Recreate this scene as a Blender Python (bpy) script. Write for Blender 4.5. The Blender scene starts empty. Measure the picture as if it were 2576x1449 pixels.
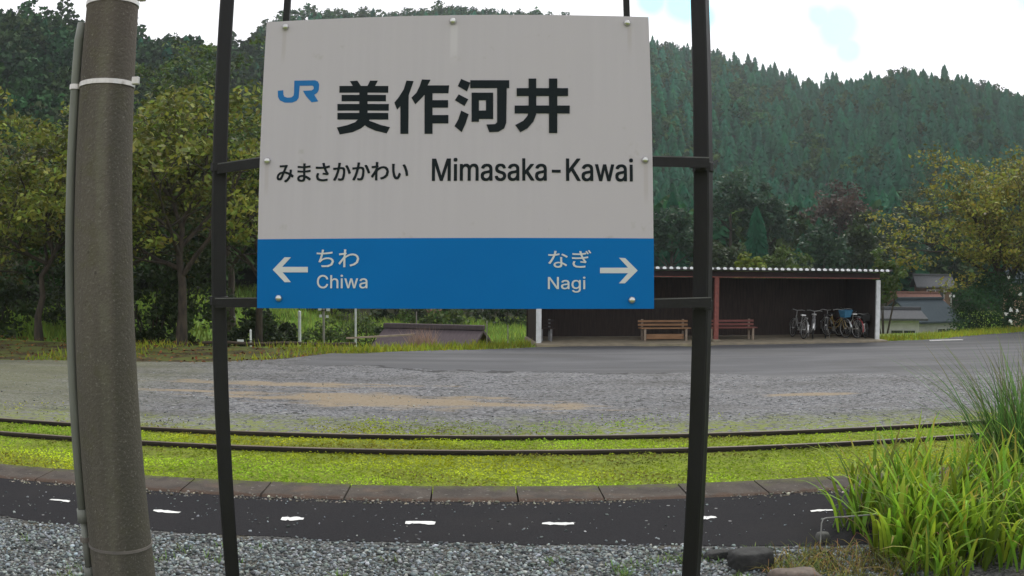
import bpy, bmesh, math, random
import numpy as np
from mathutils import Matrix, Vector
R = math.radians
scene = bpy.context.scene
COL = scene.collection

# ------------------------------------------------------------------ camera
cam = bpy.data.cameras.new('camera')
cam.type = 'PANO'
cam.panorama_type = 'FISHEYE_EQUISOLID'          # the phone lens bends straight lines a little
cam.sensor_width = 36.0
cam.sensor_height = 20.25
cam.fisheye_lens = 36.0 * 2290 / 2576
cam.fisheye_fov = R(170)
cam.clip_start = 0.05
cam.clip_end = 3000
camo = bpy.data.objects.new('camera', cam)
COL.objects.link(camo)
CR = np.array([[0.999019, 0.043821, -0.006443], [-0.043667, 0.998797, 0.022301], [0.007413, -0.021998, 0.999731]])
cx, cf, cu = CR[:, 0], CR[:, 1], CR[:, 2]
camo.matrix_world = Matrix(((cx[0], cu[0], -cf[0], 0.0), (cx[1], cu[1], -cf[1], 0.0), (cx[2], cu[2], -cf[2], 1.6), (0, 0, 0, 1)))
scene.camera = camo

# ------------------------------------------------------------------ sky and sun
SUN_AZ, SUN_EL = R(38), R(48)      # azimuth from +Y towards +X
world = bpy.data.worlds.new('World')
scene.world = world
world.use_nodes = True
wt = world.node_tree
wt.nodes.clear()
wN = wt.nodes.new
wl = wt.links.new


def wmath(op, a, b=None, c=None):
    n = wN('ShaderNodeMath'); n.operation = op
    for k, v in enumerate((a, b, c)):
        if v is None: continue
        if isinstance(v, (int, float)): n.inputs[k].default_value = v
        else: wl(v, n.inputs[k])
    return n.outputs[0]


wtc = wN('ShaderNodeTexCoord')
sky = wN('ShaderNodeTexSky'); sky.sky_type = 'NISHITA'; sky.sun_disc = False
sky.sun_elevation = SUN_EL; sky.sun_rotation = SUN_AZ
sky.air_density = 1.0; sky.dust_density = 1.0; sky.ozone_density = 1.2
nz = wN('ShaderNodeTexNoise'); nz.inputs['Scale'].default_value = 5.0; nz.inputs['Detail'].default_value = 6
wl(wtc.outputs['Generated'], nz.inputs['Vector'])
wob = wmath('SUBTRACT', nz.outputs['Fac'], 0.5)
hole = None
for (dx, dy, dz, rad) in ((.19, .937, .292, 1.3), (.226, .930, .288, 1.9), (.246, .928, .272, 1.2), (.385, .884, .262, 2.4), (.365, .89, .274, 1.5), (.398, .887, .238, 1.4),
                          (.569, .776, .288, 2.2), (.30, .84, .46, 5), (-.3, .7, .65, 7), (.6, .4, .7, 9), (-.7, -.2, .7, 10), (.2, -.6, .75, 12), (.8, -.5, .35, 9)):
    L = math.sqrt(dx * dx + dy * dy + dz * dz)
    dv = wN('ShaderNodeVectorMath'); dv.operation = 'DOT_PRODUCT'
    wl(wtc.outputs['Generated'], dv.inputs[0]); dv.inputs[1].default_value = (dx / L, dy / L, dz / L)
    ang = wmath('ARCCOSINE', wmath('MINIMUM', dv.outputs['Value'], 0.99999))
    t = wmath('SUBTRACT', 1.0, wmath('DIVIDE', wmath('ADD', ang, wmath('MULTIPLY', wob, R(rad) * 2.3)), R(rad)))
    t = wmath('MULTIPLY', t, 1.25)
    hole = t if hole is None else wmath('MAXIMUM', hole, t)
hole = wmath('MINIMUM', wmath('MAXIMUM', hole, 0.0), 0.8)
sep = wN('ShaderNodeSeparateXYZ'); wl(wtc.outputs['Generated'], sep.inputs[0])
front = wmath('ADD', wmath('MULTIPLY', sep.outputs['Y'], 0.12), wmath('MULTIPLY', sep.outputs['X'], 0.08))
nz2 = wN('ShaderNodeTexNoise'); nz2.inputs['Scale'].default_value = 2.2; nz2.inputs['Detail'].default_value = 5
wl(wtc.outputs['Generated'], nz2.inputs['Vector'])
bright = wmath('ADD', wmath('ADD', 0.92, front), wmath('MULTIPLY', wmath('SUBTRACT', nz2.outputs['Fac'], .5), 0.35))
cl = wN('ShaderNodeVectorMath'); cl.operation = 'SCALE'
cl.inputs[0].default_value = (9.55, 9.5, 9.85); wl(bright, cl.inputs['Scale'])
skb = wN('ShaderNodeVectorMath'); skb.operation = 'MULTIPLY'
wl(sky.outputs[0], skb.inputs[0]); skb.inputs[1].default_value = (.85, 2.1, 1.8)
mx = wN('ShaderNodeMix'); mx.data_type = 'RGBA'
wl(hole, mx.inputs['Factor']); wl(cl.outputs[0], mx.inputs['A']); wl(skb.outputs[0], mx.inputs['B'])
bg = wN('ShaderNodeBackground'); bg.inputs['Strength'].default_value = 0.1
wl(mx.outputs['Result'], bg.inputs['Color'])
wo = wN('ShaderNodeOutputWorld'); wl(bg.outputs[0], wo.inputs['Surface'])

sl = bpy.data.lights.new('sun', 'SUN')
sl.energy = 1.2; sl.angle = R(14); sl.color = (1.0, 0.95, 0.86)
slo = bpy.data.objects.new('sun', sl); COL.objects.link(slo)
sdir = Vector((math.sin(SUN_AZ) * math.cos(SUN_EL), math.cos(SUN_AZ) * math.cos(SUN_EL), math.sin(SUN_EL)))
slo.rotation_euler = sdir.to_track_quat('Z', 'Y').to_euler()
slo.location = (0, 0, 60)

scene.view_settings.view_transform = 'Standard'
scene.view_settings.look = 'None'
scene.view_settings.exposure = 0.52
scene.view_settings.gamma = 1.0
scene.render.engine = 'CYCLES'
scene.cycles.use_denoising = True
scene.cycles.max_bounces = 6
scene.cycles.volume_bounces = 0
scene.cycles.diffuse_bounces = 3
scene.cycles.glossy_bounces = 2
scene.cycles.transmission_bounces = 3
scene.cycles.sample_clamp_indirect = 6

# ------------------------------------------------------------------ helpers
rng = np.random.default_rng(11)


class G:
    """small node-graph builder"""
    def __init__(s, name):
        s.m = bpy.data.materials.new(name); s.m.use_nodes = True
        s.t = s.m.node_tree; s.t.nodes.clear()
        s.out = s.n('ShaderNodeOutputMaterial')
        s.tc = s.n('ShaderNodeTexCoord')
        s.pos = s.tc.outputs['Object']
    def n(s, k): return s.t.nodes.new(k)
    def put(s, v, sock):
        if isinstance(v, bpy.types.NodeSocket): s.t.links.new(v, sock)
        else:
            if sock.type == 'RGBA' and len(v) == 3: v = (*v, 1)
            sock.default_value = v
    def math(s, op, a, b=None, c=None):
        n = s.n('ShaderNodeMath'); n.operation = op
        for k, v in enumerate((a, b, c)):
            if v is not None: s.put(v, n.inputs[k])
        return n.outputs[0]
    def clamp(s, a): return s.math('MINIMUM', s.math('MAXIMUM', a, 0.0), 1.0)
    def step(s, a, lo, hi):
        n = s.n('ShaderNodeMapRange'); n.interpolation_type = 'SMOOTHSTEP'
        s.put(a, n.inputs['Value']); n.inputs['From Min'].default_value = lo; n.inputs['From Max'].default_value = hi
        return n.outputs['Result']
    def mix(s, f, a, b):
        n = s.n('ShaderNodeMix'); n.data_type = 'RGBA'
        s.put(f, n.inputs['Factor']); s.put(a, n.inputs['A']); s.put(b, n.inputs['B'])
        return n.outputs['Result']
    def mul(s, a, b):
        n = s.n('ShaderNodeMix'); n.data_type = 'RGBA'; n.blend_type = 'MULTIPLY'; n.inputs['Factor'].default_value = 1
        s.put(a, n.inputs['A']); s.put(b, n.inputs['B'])
        return n.outputs['Result']
    def noise(s, scale, detail=4, stretch=None, rough=.55):
        n = s.n('ShaderNodeTexNoise'); n.inputs['Scale'].default_value = scale; n.inputs['Detail'].default_value = detail
        n.inputs['Roughness'].default_value = rough
        v = s.pos
        if stretch:
            mp = s.n('ShaderNodeMapping'); mp.inputs['Scale'].default_value = stretch
            s.t.links.new(v, mp.inputs['Vector']); v = mp.outputs[0]
        s.t.links.new(v, n.inputs['Vector'])
        return n.outputs['Fac']
    def voro(s, scale, feature='F1'):
        n = s.n('ShaderNodeTexVoronoi'); n.inputs['Scale'].default_value = scale; n.feature = feature
        s.t.links.new(s.pos, n.inputs['Vector'])
        return n
    def xyz(s):
        n = s.n('ShaderNodeSeparateXYZ'); s.t.links.new(s.pos, n.inputs[0]); return n.outputs
    def bump(s, h, strength=.4, dist=.02):
        n = s.n('ShaderNodeBump'); n.inputs['Strength'].default_value = strength; n.inputs['Distance'].default_value = dist
        s.put(h, n.inputs['Height']); return n.outputs[0]
    def bsdf(s, col, rough=.85, normal=None, metal=0.0, spec=.3):
        n = s.n('ShaderNodeBsdfPrincipled')
        s.put(col, n.inputs['Base Color']); s.put(rough, n.inputs['Roughness']); n.inputs['Metallic'].default_value = metal
        n.inputs['Specular IOR Level'].default_value = spec
        if normal is not None: s.put(normal, n.inputs['Normal'])
        s.t.links.new(n.outputs[0], s.out.inputs['Surface'])
        return n
    def attr(s, name='tint'):
        n = s.n('ShaderNodeAttribute'); n.attribute_name = name; return n.outputs['Color']


def simple(name, c1, c2=None, scale=6, rough=.8, bump=0, bscale=60, metal=0, spec=.3, stretch=None, detail=5):
    g = G(name)
    c2 = c2 or tuple(x * .7 for x in c1)
    f = g.step(g.noise(scale, detail, stretch), .3, .7)
    nrm = g.bump(g.noise(bscale, 3, stretch), bump, .01) if bump else None
    g.bsdf(g.mix(f, c1, c2), rough, nrm, metal, spec)
    return g.m


def leafmat(name, col, trans=.35, rough=.55, spec=.25):
    g = G(name)
    c = g.mul(g.attr(), (*col, 1))
    b = g.bsdf(c, rough, None, 0, spec)
    tr = g.n('ShaderNodeBsdfTranslucent'); g.put(c, tr.inputs['Color'])
    ms = g.n('ShaderNodeMixShader'); ms.inputs[0].default_value = trans
    g.t.links.new(b.outputs[0], ms.inputs[1]); g.t.links.new(tr.outputs[0], ms.inputs[2])
    g.t.links.new(ms.outputs[0], g.out.inputs['Surface'])
    return g.m


def tintmat(name, col, rough=.9):
    g = G(name)
    g.bsdf(g.mul(g.attr(), (*col, 1)), rough, None, 0, .15)
    return g.m


def tag(o, label=None, cat=None, group=None, kind=None):
    if label: o['label'] = label
    if cat: o['category'] = cat
    if group: o['group'] = group
    if kind: o['kind'] = kind
    return o


def thing(name, label, cat, loc=(0, 0, 0), rz=0, group=None):
    o = bpy.data.objects.new(name, None); COL.objects.link(o)
    o.location = loc; o.rotation_euler = (0, 0, rz); o.empty_display_size = .2
    return tag(o, label, cat, group)


def raw(name, V, F, mat=None, parent=None, tint=None, smooth=False):
    """mesh object from numpy arrays; F is one (m,k) int array or a list of them"""
    V = np.asarray(V, dtype=np.float32).reshape(-1, 3)
    Fs = F if isinstance(F, list) else [F]
    Fs = [np.asarray(f, dtype=np.int32) for f in Fs if len(f)]
    me = bpy.data.meshes.new(name)
    idx = np.concatenate([f.ravel() for f in Fs])
    tot = np.concatenate([np.full(len(f), f.shape[1], np.int32) for f in Fs])
    st = np.concatenate([[0], np.cumsum(tot)[:-1]]).astype(np.int32)
    me.vertices.add(len(V)); me.vertices.foreach_set('co', V.ravel())
    me.loops.add(len(idx)); me.loops.foreach_set('vertex_index', idx)
    me.polygons.add(len(tot)); me.polygons.foreach_set('loop_start', st)
    if smooth: me.polygons.foreach_set('use_smooth', np.ones(len(tot), bool))
    if tint is not None:
        a = me.color_attributes.new('tint', 'FLOAT_COLOR', 'POINT')
        t = np.ones((len(V), 4), np.float32); t[:, :3] = tint
        a.data.foreach_set('color', t.ravel())
    me.update(calc_edges=True)
    me.validate()
    if mat: me.materials.append(mat)
    o = bpy.data.objects.new(name, me); COL.objects.link(o)
    if parent: o.parent = parent
    return o


class MB:
    """collects boxes, tubes, prisms into one mesh"""
    def __init__(s): s.V, s.F = [], []
    def add(s, V, F):
        k = len(s.V); s.V += [tuple(v) for v in V]; s.F += [tuple(i + k for i in f) for f in F]; return s
    def box(s, a, b, rot=None, at=None):
        (x0, y0, z0), (x1, y1, z1) = a, b
        V = [Vector(v) for v in ((x0, y0, z0), (x1, y0, z0), (x1, y1, z0), (x0, y1, z0), (x0, y0, z1), (x1, y0, z1), (x1, y1, z1), (x0, y1, z1))]
        if rot is not None: V = [rot @ v for v in V]
        if at is not None: V = [v + Vector(at) for v in V]
        return s.add(V, [(0, 3, 2, 1), (4, 5, 6, 7), (0, 1, 5, 4), (1, 2, 6, 5), (2, 3, 7, 6), (3, 0, 4, 7)])
    def tube(s, pts, rad, n=8, cap=True):
        pts = [Vector(p) for p in pts]
        if isinstance(rad, (int, float)): rad = [rad] * len(pts)
        V, F = [], []
        prev = None
        for i, p in enumerate(pts):
            t = (pts[min(i + 1, len(pts) - 1)] - pts[max(i - 1, 0)]).normalized()
            if prev is None:
                u = t.cross(Vector((0, 0, 1)))
                if u.length < .05: u = t.cross(Vector((1, 0, 0)))
            else: u = prev - t * prev.dot(t)
            u.normalize(); prev = u; w = t.cross(u)
            for k in range(n):
                a = 2 * math.pi * k / n
                V.append(p + (u * math.cos(a) + w * math.sin(a)) * rad[i])
        for i in range(len(pts) - 1):
            for k in range(n):
                a, b = i * n + k, i * n + (k + 1) % n
                F.append((a, b, b + n, a + n))
        if cap:
            F.append(tuple(range(n - 1, -1, -1))); F.append(tuple(range((len(pts) - 1) * n, len(pts) * n)))
        return s.add(V, F)
    def prism(s, poly, d0, d1, fn=None):
        """closed polygon (u,v) extruded between depths d0 and d1; fn maps (u, d, v) to a point"""
        n = len(poly); fn = fn or (lambda u, d, v: (u, d, v))
        V = [fn(u, d0, v) for u, v in poly] + [fn(u, d1, v) for u, v in poly]
        F = [tuple(range(n)), tuple(range(2 * n - 1, n - 1, -1))] + [(i, i + n, (i + 1) % n + n, (i + 1) % n) for i in range(n)]
        return s.add(V, F)
    def lathe(s, prof, n=16, at=(0, 0, 0), axis='z'):
        V, F = [], []
        for r_, h in prof:
            for k in range(n):
                a = 2 * math.pi * k / n
                p = (r_ * math.cos(a), r_ * math.sin(a), h)
                if axis == 'y': p = (p[0], -p[2], p[1])
                if axis == 'x': p = (p[2], p[0], p[1])
                V.append((p[0] + at[0], p[1] + at[1], p[2] + at[2]))
        for i in range(len(prof) - 1):
            for k in range(n):
                a, b = i * n + k, i * n + (k + 1) % n
                F.append((a, b, b + n, a + n))
        F.append(tuple(range(n - 1, -1, -1))); F.append(tuple(range((len(prof) - 1) * n, len(prof) * n)))
        return s.add(V, F)
    def torus(s, Rr, r_, at=(0, 0, 0), n=28, m=7):
        """ring in the local XZ plane"""
        V, F = [], []
        for i in range(n):
            a = 2 * math.pi * i / n
            for k in range(m):
                b = 2 * math.pi * k / m
                q = Rr + r_ * math.cos(b)
                V.append((at[0] + q * math.cos(a), at[1] + r_ * math.sin(b), at[2] + q * math.sin(a)))
        for i in range(n):
            for k in range(m):
                F.append((i * m + k, ((i + 1) % n) * m + k, ((i + 1) % n) * m + (k + 1) % m, i * m + (k + 1) % m))
        return s.add(V, F)
    def build(s, name, mat, parent=None, smooth=False, bevel=0):
        me = bpy.data.meshes.new(name); me.from_pydata(s.V, [], s.F); me.update()
        bm = bmesh.new(); bm.from_mesh(me)
        bmesh.ops.recalc_face_normals(bm, faces=bm.faces)
        if bevel: bmesh.ops.bevel(bm, geom=bm.edges[:], offset=bevel, segments=2, affect='EDGES', profile=.6)
        if smooth:
            for f in bm.faces: f.smooth = len(f.verts) <= 4
        bm.to_mesh(me); bm.free()
        me.materials.append(mat)
        o = bpy.data.objects.new(name, me); COL.objects.link(o)
        if parent: o.parent = parent
        return o


def copy_tree(o, parent=None):
    c = o.copy(); COL.objects.link(c)
    if parent: c.parent = parent
    for ch in list(o.children): copy_tree(ch, c)
    return c


def vnoise(x, y, seed=0):
    """cheap smooth 2-d noise, about -1..1"""
    r_ = np.random.default_rng(seed); out = 0
    for k in range(7):
        a = r_.uniform(0, 6.28); f = r_.uniform(.6, 1.7); p = r_.uniform(0, 6.28)
        out = out + np.sin((x * math.cos(a) + y * math.sin(a)) * f + p)
    return out / 3.5


def leaf_quads(C, size, rg, aspect=.5, flat=.0, fold=0):
    """diamond leaves at the points C; flat = how much they lie level"""
    n = len(C)
    d = rg.normal(size=(n, 3)); d[:, 2] *= (1 - flat)
    d /= np.linalg.norm(d, axis=1)[:, None] + 1e-9
    e = rg.normal(size=(n, 3)); e[:, 2] *= (1 - flat)
    e -= d * (e * d).sum(1)[:, None]; e /= np.linalg.norm(e, axis=1)[:, None] + 1e-9
    s_ = (size * rg.uniform(.6, 1.35, n))[:, None]
    V = np.stack([C - d * s_ * .5, C + e * s_ * .5 * aspect, C + d * s_ * .5, C - e * s_ * .5 * aspect], 1).reshape(-1, 3)
    F = np.arange(n * 4).reshape(n, 4)
    return V, F


def crown_pts(rg, c, rad, nclump, nleaf, clump=.3, low=-.5, shell=.55):
    """leaf points in clumps over an ellipsoid: (points, brightness per point)"""
    c = np.array(c); rad = np.array(rad)
    P, T = [], []
    while len(P) < nclump:
        d = rg.normal(size=3); d /= np.linalg.norm(d)
        if d[2] < low: continue
        q = c + d * rad * rg.uniform(shell, .95) * (1 + .18 * math.sin(5 * d[0] + 3 * d[2] + c[0]))
        r_ = clump * rad.mean() * rg.uniform(.55, 1.25)
        k = rg.normal(size=(nleaf, 3)); k /= np.linalg.norm(k, axis=1)[:, None]
        k *= (rg.uniform(.25, 1, nleaf) ** .6)[:, None]
        P.append(q + k * r_ * np.array([1, 1, .7])); T.append(np.full(nleaf, rg.uniform(.7, 1.3)))
    return np.concatenate(P), np.concatenate(T)


def tints(T, rg, hue=.12):
    n = len(T)
    t = np.stack([T * rg.uniform(1 - hue, 1 + hue, n), T * rg.uniform(1 - hue * .6, 1 + hue * .6, n), T * rg.uniform(.7, 1.2, n)], 1)
    return np.repeat(t, 4, axis=0)


# ------------------------------------------------------------------ materials
BARK = simple('bark', (.07, .055, .04), (.03, .025, .02), 9, .9, .6, 30, stretch=(1, 1, .25))
M_DARKSTEEL = simple('dark_steel', (.010, .010, .011), (.006, .0055, .006), 14, .55, .15, 80, spec=.3)
M_SILVER = simple('bolt_steel', (.62, .62, .60), (.5, .5, .48), 30, .28, metal=.85)


# ------------------------------------------------------------------ ground (one sheet to the horizon)
def lot_back(x):
    return np.interp(x, [-60, -14, -8, -4, 0, 2, 14.3, 23, 40, 60], [27.5, 27.5, 27.6, 27.8, 28.6, 30.5, 33, 34.5, 36, 36])


def gz(x, y):
    x = np.asarray(x, float); y = np.asarray(y, float)
    z = np.where(y < 1.2, -.98, -.868)
    z = z - .004 * np.clip((y - 13.0) / .5, 0, 1)
    yb = lot_back(x)
    drop = np.interp(x, [-16, -8, 22, 60], [0.15, 1.0, 1.0, .8])
    t = np.clip((y - yb) / 4.5, 0, 1); t = t * t * (3 - 2 * t)
    z = z - 2.6 * drop * t
    z = z + np.clip(y - yb - 5, 0, 200) * .024 + np.where(y > yb + 2, .25 * vnoise(x * .13, y * .13, 3), 0)
    return z


xs = np.unique(np.concatenate([np.linspace(-420, -60, 19), np.linspace(-60, 60, 121), np.linspace(60, 420, 19)]))
ys = np.unique(np.concatenate([np.linspace(-120, 0, 13), np.linspace(0, 14, 29), np.linspace(14, 60, 93), np.linspace(60, 420, 37)]))
X, Y = np.meshgrid(xs, ys)
Z = gz(X, Y)
nx, ny = len(xs), len(ys)
ii = (np.arange(ny - 1)[:, None] * nx + np.arange(nx - 1)[None]).ravel()
g = G('ground_earth')
px = g.xyz()
n_a = g.noise(.35, 5); n_b = g.noise(7, 5); n_c = g.noise(45, 3)
green = g.mix(g.step(n_b, .35, .65), (.21, .26, .03), (.13, .165, .03))
brown = g.mix(g.step(n_c, .35, .65), (.12, .085, .05), (.06, .045, .03))
field = g.mix(g.step(n_a, .35, .65), (.16, .27, .05), (.22, .25, .07))
f_bed = g.math('LESS_THAN', px['Y'], 13.35)
bedcol = g.mix(g.step(g.noise(1.1, 4, (.35, 1, 1)), .5, .72), green, g.mix(.6, brown, green))
litter = g.mix(g.step(g.noise(1.3, 5), .38, .58), g.mix(g.noise(30, 4), (.075, .055, .032), (.04, .035, .02)), (.095, .11, .03))
f_far = g.step(g.math('ADD', px['Y'], g.math('MULTIPLY', g.noise(.5, 3), 1.0)), 27.6, 28.6)
c = g.mix(f_far, litter, field)
c = g.mix(f_bed, c, bedcol)
g.bsdf(c, .95, g.bump(n_c, .6, .03), 0, .1)
tag(raw('ground', np.stack([X, Y, Z], -1).reshape(-1, 3), np.stack([ii, ii + 1, ii + nx + 1, ii + nx], 1), g.m, smooth=True), kind='structure')

# parking lot sheet
g = G('lot_surface')
px = g.xyz()
nw = g.math('SUBTRACT', g.noise(.55, 5), .5)
edge_y = g.math('ADD', g.math('MULTIPLY', px['X'], -.17), 21.6)
ed = g.math('SUBTRACT', px['Y'], g.math('ADD', edge_y, g.math('MULTIPLY', nw, 3.0)))
left_lim = g.math('ADD', g.math('MULTIPLY', g.math('SUBTRACT', px['Y'], 22), -.0), -4.6)
lf = g.math('ADD', g.math('SUBTRACT', px['X'], left_lim), g.math('MULTIPLY', nw, 2.0))
f_asph = g.math('MULTIPLY', g.step(ed, -.15, .25), g.step(lf, -.6, .4))
v = g.voro(26); v2 = g.voro(13)
speck = g.n('ShaderNodeSeparateColor'); g.t.links.new(v.outputs['Color'], speck.inputs[0])
speck2 = g.n('ShaderNodeSeparateColor'); g.t.links.new(v2.outputs['Color'], speck2.inputs[0])
pat = g.noise(1.6, 5, (.5, 1, 1))
grav = g.mix(speck.outputs[0], (.062, .062, .066), (.255, .255, .262))
grav = g.mix(g.step(speck2.outputs[0], .982, .992), grav, (.26, .26, .25))
grav = g.mix(g.step(speck2.outputs[1], .90, .93), grav, (.05, .05, .05))
grav = g.mix(g.math('MULTIPLY', g.step(pat, .42, .7), .45), grav, (.09, .086, .08))
olive = g.mix(speck.outputs[1], (.10, .11, .045), (.155, .15, .085))
fol = g.math('MULTIPLY', g.step(g.math('ADD', g.math('MULTIPLY', px['X'], -1), g.math('MULTIPLY', nw, 7)), 4.0, 10.5), .75)
grav = g.mix(fol, grav, olive)
fedge = g.step(g.math('ADD', px['Y'], g.math('MULTIPLY', g.math('SUBTRACT', g.noise(1.7, 4), .5), 2.6)), 15.0, 13.3)
grav = g.mix(g.math('MULTIPLY', fedge, g.step(g.noise(9, 4), .38, .58)), grav, (.17, .20, .045))
asph = g.mix(g.step(g.noise(70, 3), .3, .7), (.086, .086, .091), (.108, .108, .113))
asph = g.mix(g.step(g.noise(.9, 5, (.35, 1.2, 1)), .4, .7), asph, (.124, .124, .129))
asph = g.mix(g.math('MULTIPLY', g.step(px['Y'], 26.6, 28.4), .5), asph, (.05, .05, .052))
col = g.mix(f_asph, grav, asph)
trk = g.noise(.8, 5, (.12, 2.2, 1)); blot = g.noise(.45, 4, (.6, 1.2, 1))
col = g.mix(g.math('MULTIPLY', g.step(trk, .52, .66), .32), col, (.062, .062, .064))
col = g.mix(g.math('MULTIPLY', g.step(trk, .46, .36), .22), col, (.19, .185, .18))
col = g.mix(g.math('MULTIPLY', g.step(blot, .50, .62), .22), col, (.075, .072, .066))
crk = g.math('MULTIPLY', g.math('MULTIPLY', g.step(g.math('ABSOLUTE', ed), .15, .05), g.step(px['X'], -4.5, -2.5)), g.step(px['X'], 5.5, 4.2))
crk = g.math('MULTIPLY', crk, g.step(g.noise(3.0, 3), .40, .5))
col = g.mix(g.math('MULTIPLY', crk, .8), col, (.035, .035, .035))
warp = g.math('MULTIPLY', g.math('SUBTRACT', g.noise(1.3, 4, (.7, 2.0, 1)), .5), 3.2)
sand = None
for (sx, sy, ax, ay, sh) in ((-1.7, 16.6, 3.3, .80, -.17), (-4.0, 18.65, 2.4, .36, .02), (6.75, 16.9, 1.1, .22, 0), (.6, 16.2, 1.8, .32, -.05), (-5.6, 17.3, 1.0, .2, 0)):
    dx = g.math('DIVIDE', g.math('SUBTRACT', px['X'], sx), ax)
    dy = g.math('DIVIDE', g.math('SUBTRACT', g.math('SUBTRACT', px['Y'], sy), g.math('MULTIPLY', g.math('SUBTRACT', px['X'], sx), sh)), ay)
    rr = g.math('SQRT', g.math('ADD', g.math('MULTIPLY', dx, dx), g.math('MULTIPLY', dy, dy)))
    sfx = g.math('SUBTRACT', 1.25, g.math('ADD', rr, warp))
    sand = sfx if sand is None else g.math('MAXIMUM', sand, sfx)
col = g.mix(g.math('MULTIPLY', g.step(sand, 0, .75), .8), col, g.mix(g.noise(50, 3), (.30, .235, .15), (.24, .19, .125)))
hgt = g.math('MULTIPLY', v.outputs['Distance'], g.math('SUBTRACT', 1.0, g.math('MULTIPLY', f_asph, .75)))
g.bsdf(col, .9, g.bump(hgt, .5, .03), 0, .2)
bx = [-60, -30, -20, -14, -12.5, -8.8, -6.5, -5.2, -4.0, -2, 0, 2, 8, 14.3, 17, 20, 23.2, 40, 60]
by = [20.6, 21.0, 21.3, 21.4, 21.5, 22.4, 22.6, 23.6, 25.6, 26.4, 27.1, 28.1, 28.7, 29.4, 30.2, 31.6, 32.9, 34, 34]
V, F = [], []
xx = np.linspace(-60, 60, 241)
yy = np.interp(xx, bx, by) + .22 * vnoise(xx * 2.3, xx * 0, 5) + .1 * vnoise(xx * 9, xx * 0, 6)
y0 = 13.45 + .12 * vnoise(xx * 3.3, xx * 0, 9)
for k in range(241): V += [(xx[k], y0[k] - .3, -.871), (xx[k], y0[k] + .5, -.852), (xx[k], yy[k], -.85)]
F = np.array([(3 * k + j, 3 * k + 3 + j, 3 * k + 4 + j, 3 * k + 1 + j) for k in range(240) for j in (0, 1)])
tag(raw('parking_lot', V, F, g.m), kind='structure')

# ------------------------------------------------------------------ the platform
g = G('platform_gravel_bed')
v = g.voro(55); sc_ = g.n('ShaderNodeSeparateColor'); g.t.links.new(v.outputs['Color'], sc_.inputs[0])
cc = g.mix(sc_.outputs[0], (.05, .05, .05), (.17, .17, .16))
cc = g.mix(g.math('MULTIPLY', g.step(g.noise(2.5, 4), .52, .65), .5), cc, (.10, .085, .05))
g.bsdf(cc, .95, g.bump(v.outputs['Distance'], .8, .03), 0, .15)
M_BED = g.m
mb = MB(); mb.box((-40, 1.62, -1.05), (40, 6.04, .001))
tag(mb.build('platform', M_BED), kind='structure')

g = G('asphalt_strip')
v = g.voro(9); dsz = g.n('ShaderNodeSeparateColor'); g.t.links.new(v.outputs['Color'], dsz.inputs[0])
asp = g.mix(g.step(g.noise(120, 2), .3, .7), (.0225, .022, .024), (.033, .032, .034))
asp = g.mix(g.math('MULTIPLY', g.step(g.noise(1.4, 5), .45, .75), .5), asp, (.036, .034, .034))
dot = g.math('MULTIPLY', g.math('LESS_THAN', v.outputs['Distance'], g.math('MULTIPLY', dsz.outputs[1], .13)), g.math('GREATER_THAN', dsz.outputs[0], .66))
asp = g.mix(g.math('MULTIPLY', dot, .8), asp, (.30, .30, .30))
g.bsdf(asp, .95, g.bump(g.noise(140, 2), .5, .01), 0, .05)
V = []
xx = np.linspace(-40, 40, 801)
yf = np.interp(xx, [-40, -3.1, -1.5, 0, 1.2, 2.1, 3.2, 40], [5.1, 5.06, 5.1, 5.12, 5.0, 4.75, 4.7, 4.7]) + .035 * vnoise(xx * 3, xx * 0, 21) + .02 * vnoise(xx * 11, xx * 0, 22)
for k in range(801): V += [(xx[k], yf[k], .004), (xx[k], 6.05, .004)]
tag(raw('asphalt_path', V, np.array([(2 * k, 2 * k + 2, 2 * k + 3, 2 * k + 1) for k in range(800)]), g.m), kind='structure')

M_EDGE = None
g = G('edge_concrete')
n1 = g.noise(5, 6); n2 = g.noise(60, 4)
ec = g.mix(g.step(n1, .35, .7), (.088, .074, .062), (.058, .049, .042))
ec = g.mix(g.math('MULTIPLY', g.step(g.noise(3.1, 5), .55, .7), .6), ec, (.13, .09, .065))
ec = g.mix(g.math('MULTIPLY', g.step(g.noise(24, 5), .62, .70), .6), ec, (.22, .21, .19))
px = g.xyz()
ec = g.mix(g.math('MULTIPLY', g.math('MULTIPLY', g.step(g.math('ADD', px['Y'], g.math('MULTIPLY', g.math('SUBTRACT', g.noise(4, 5), .5), .5)), 6.30, 6.46), g.step(g.noise(14, 4), .35, .6)), .75), ec, (.10, .115, .03))
ec = g.mix(g.math('MULTIPLY', g.step(g.math('ADD', px['Y'], g.math('MULTIPLY', g.math('SUBTRACT', g.noise(6, 5), .5), .3)), 6.16, 6.08), .7), ec, (.075, .045, .03))
g.bsdf(ec, .9, g.bump(n2, .8, .015), 0, .2)
M_EDGE = g.m
rnd = random.Random(4)
mb = MB()
x = -24.28
while x < 24:
    w = .60; dz = rnd.uniform(-.006, .008); dy = rnd.uniform(-.010, .010)
    # block with a worn front edge
    n = 12; V, F = [], []
    for k in range(n + 1):
        u = x + .006 + (w - .012) * k / n
        chip = max(0, rnd.gauss(0, .008)) + (.02 if rnd.random() < .08 else 0)
        V += [(u, 6.055 + dy, -.06), (u, 6.055 + dy + chip * .6, .004 + dz * .4 - chip * .5), (u, 6.085 + dy + chip, .014 + dz * .5 - chip * .3), (u, 6.46 + dy, .016 + dz * .5), (u, 6.47 + dy, .006 + dz * .5), (u, 6.47 + dy, -.16)]
    for k in range(n):
        for q_ in range(5):
            a = k * 6 + q_
            F.append((a, a + 1, a + 7, a + 6))
    F += [tuple(range(5, -1, -1)), tuple(range(n * 6, n * 6 + 6))]
    mb.add(V, F)
    x += w
mb.box((-40, 6.06, -1.05), (40, 6.44, -.07))
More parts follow.
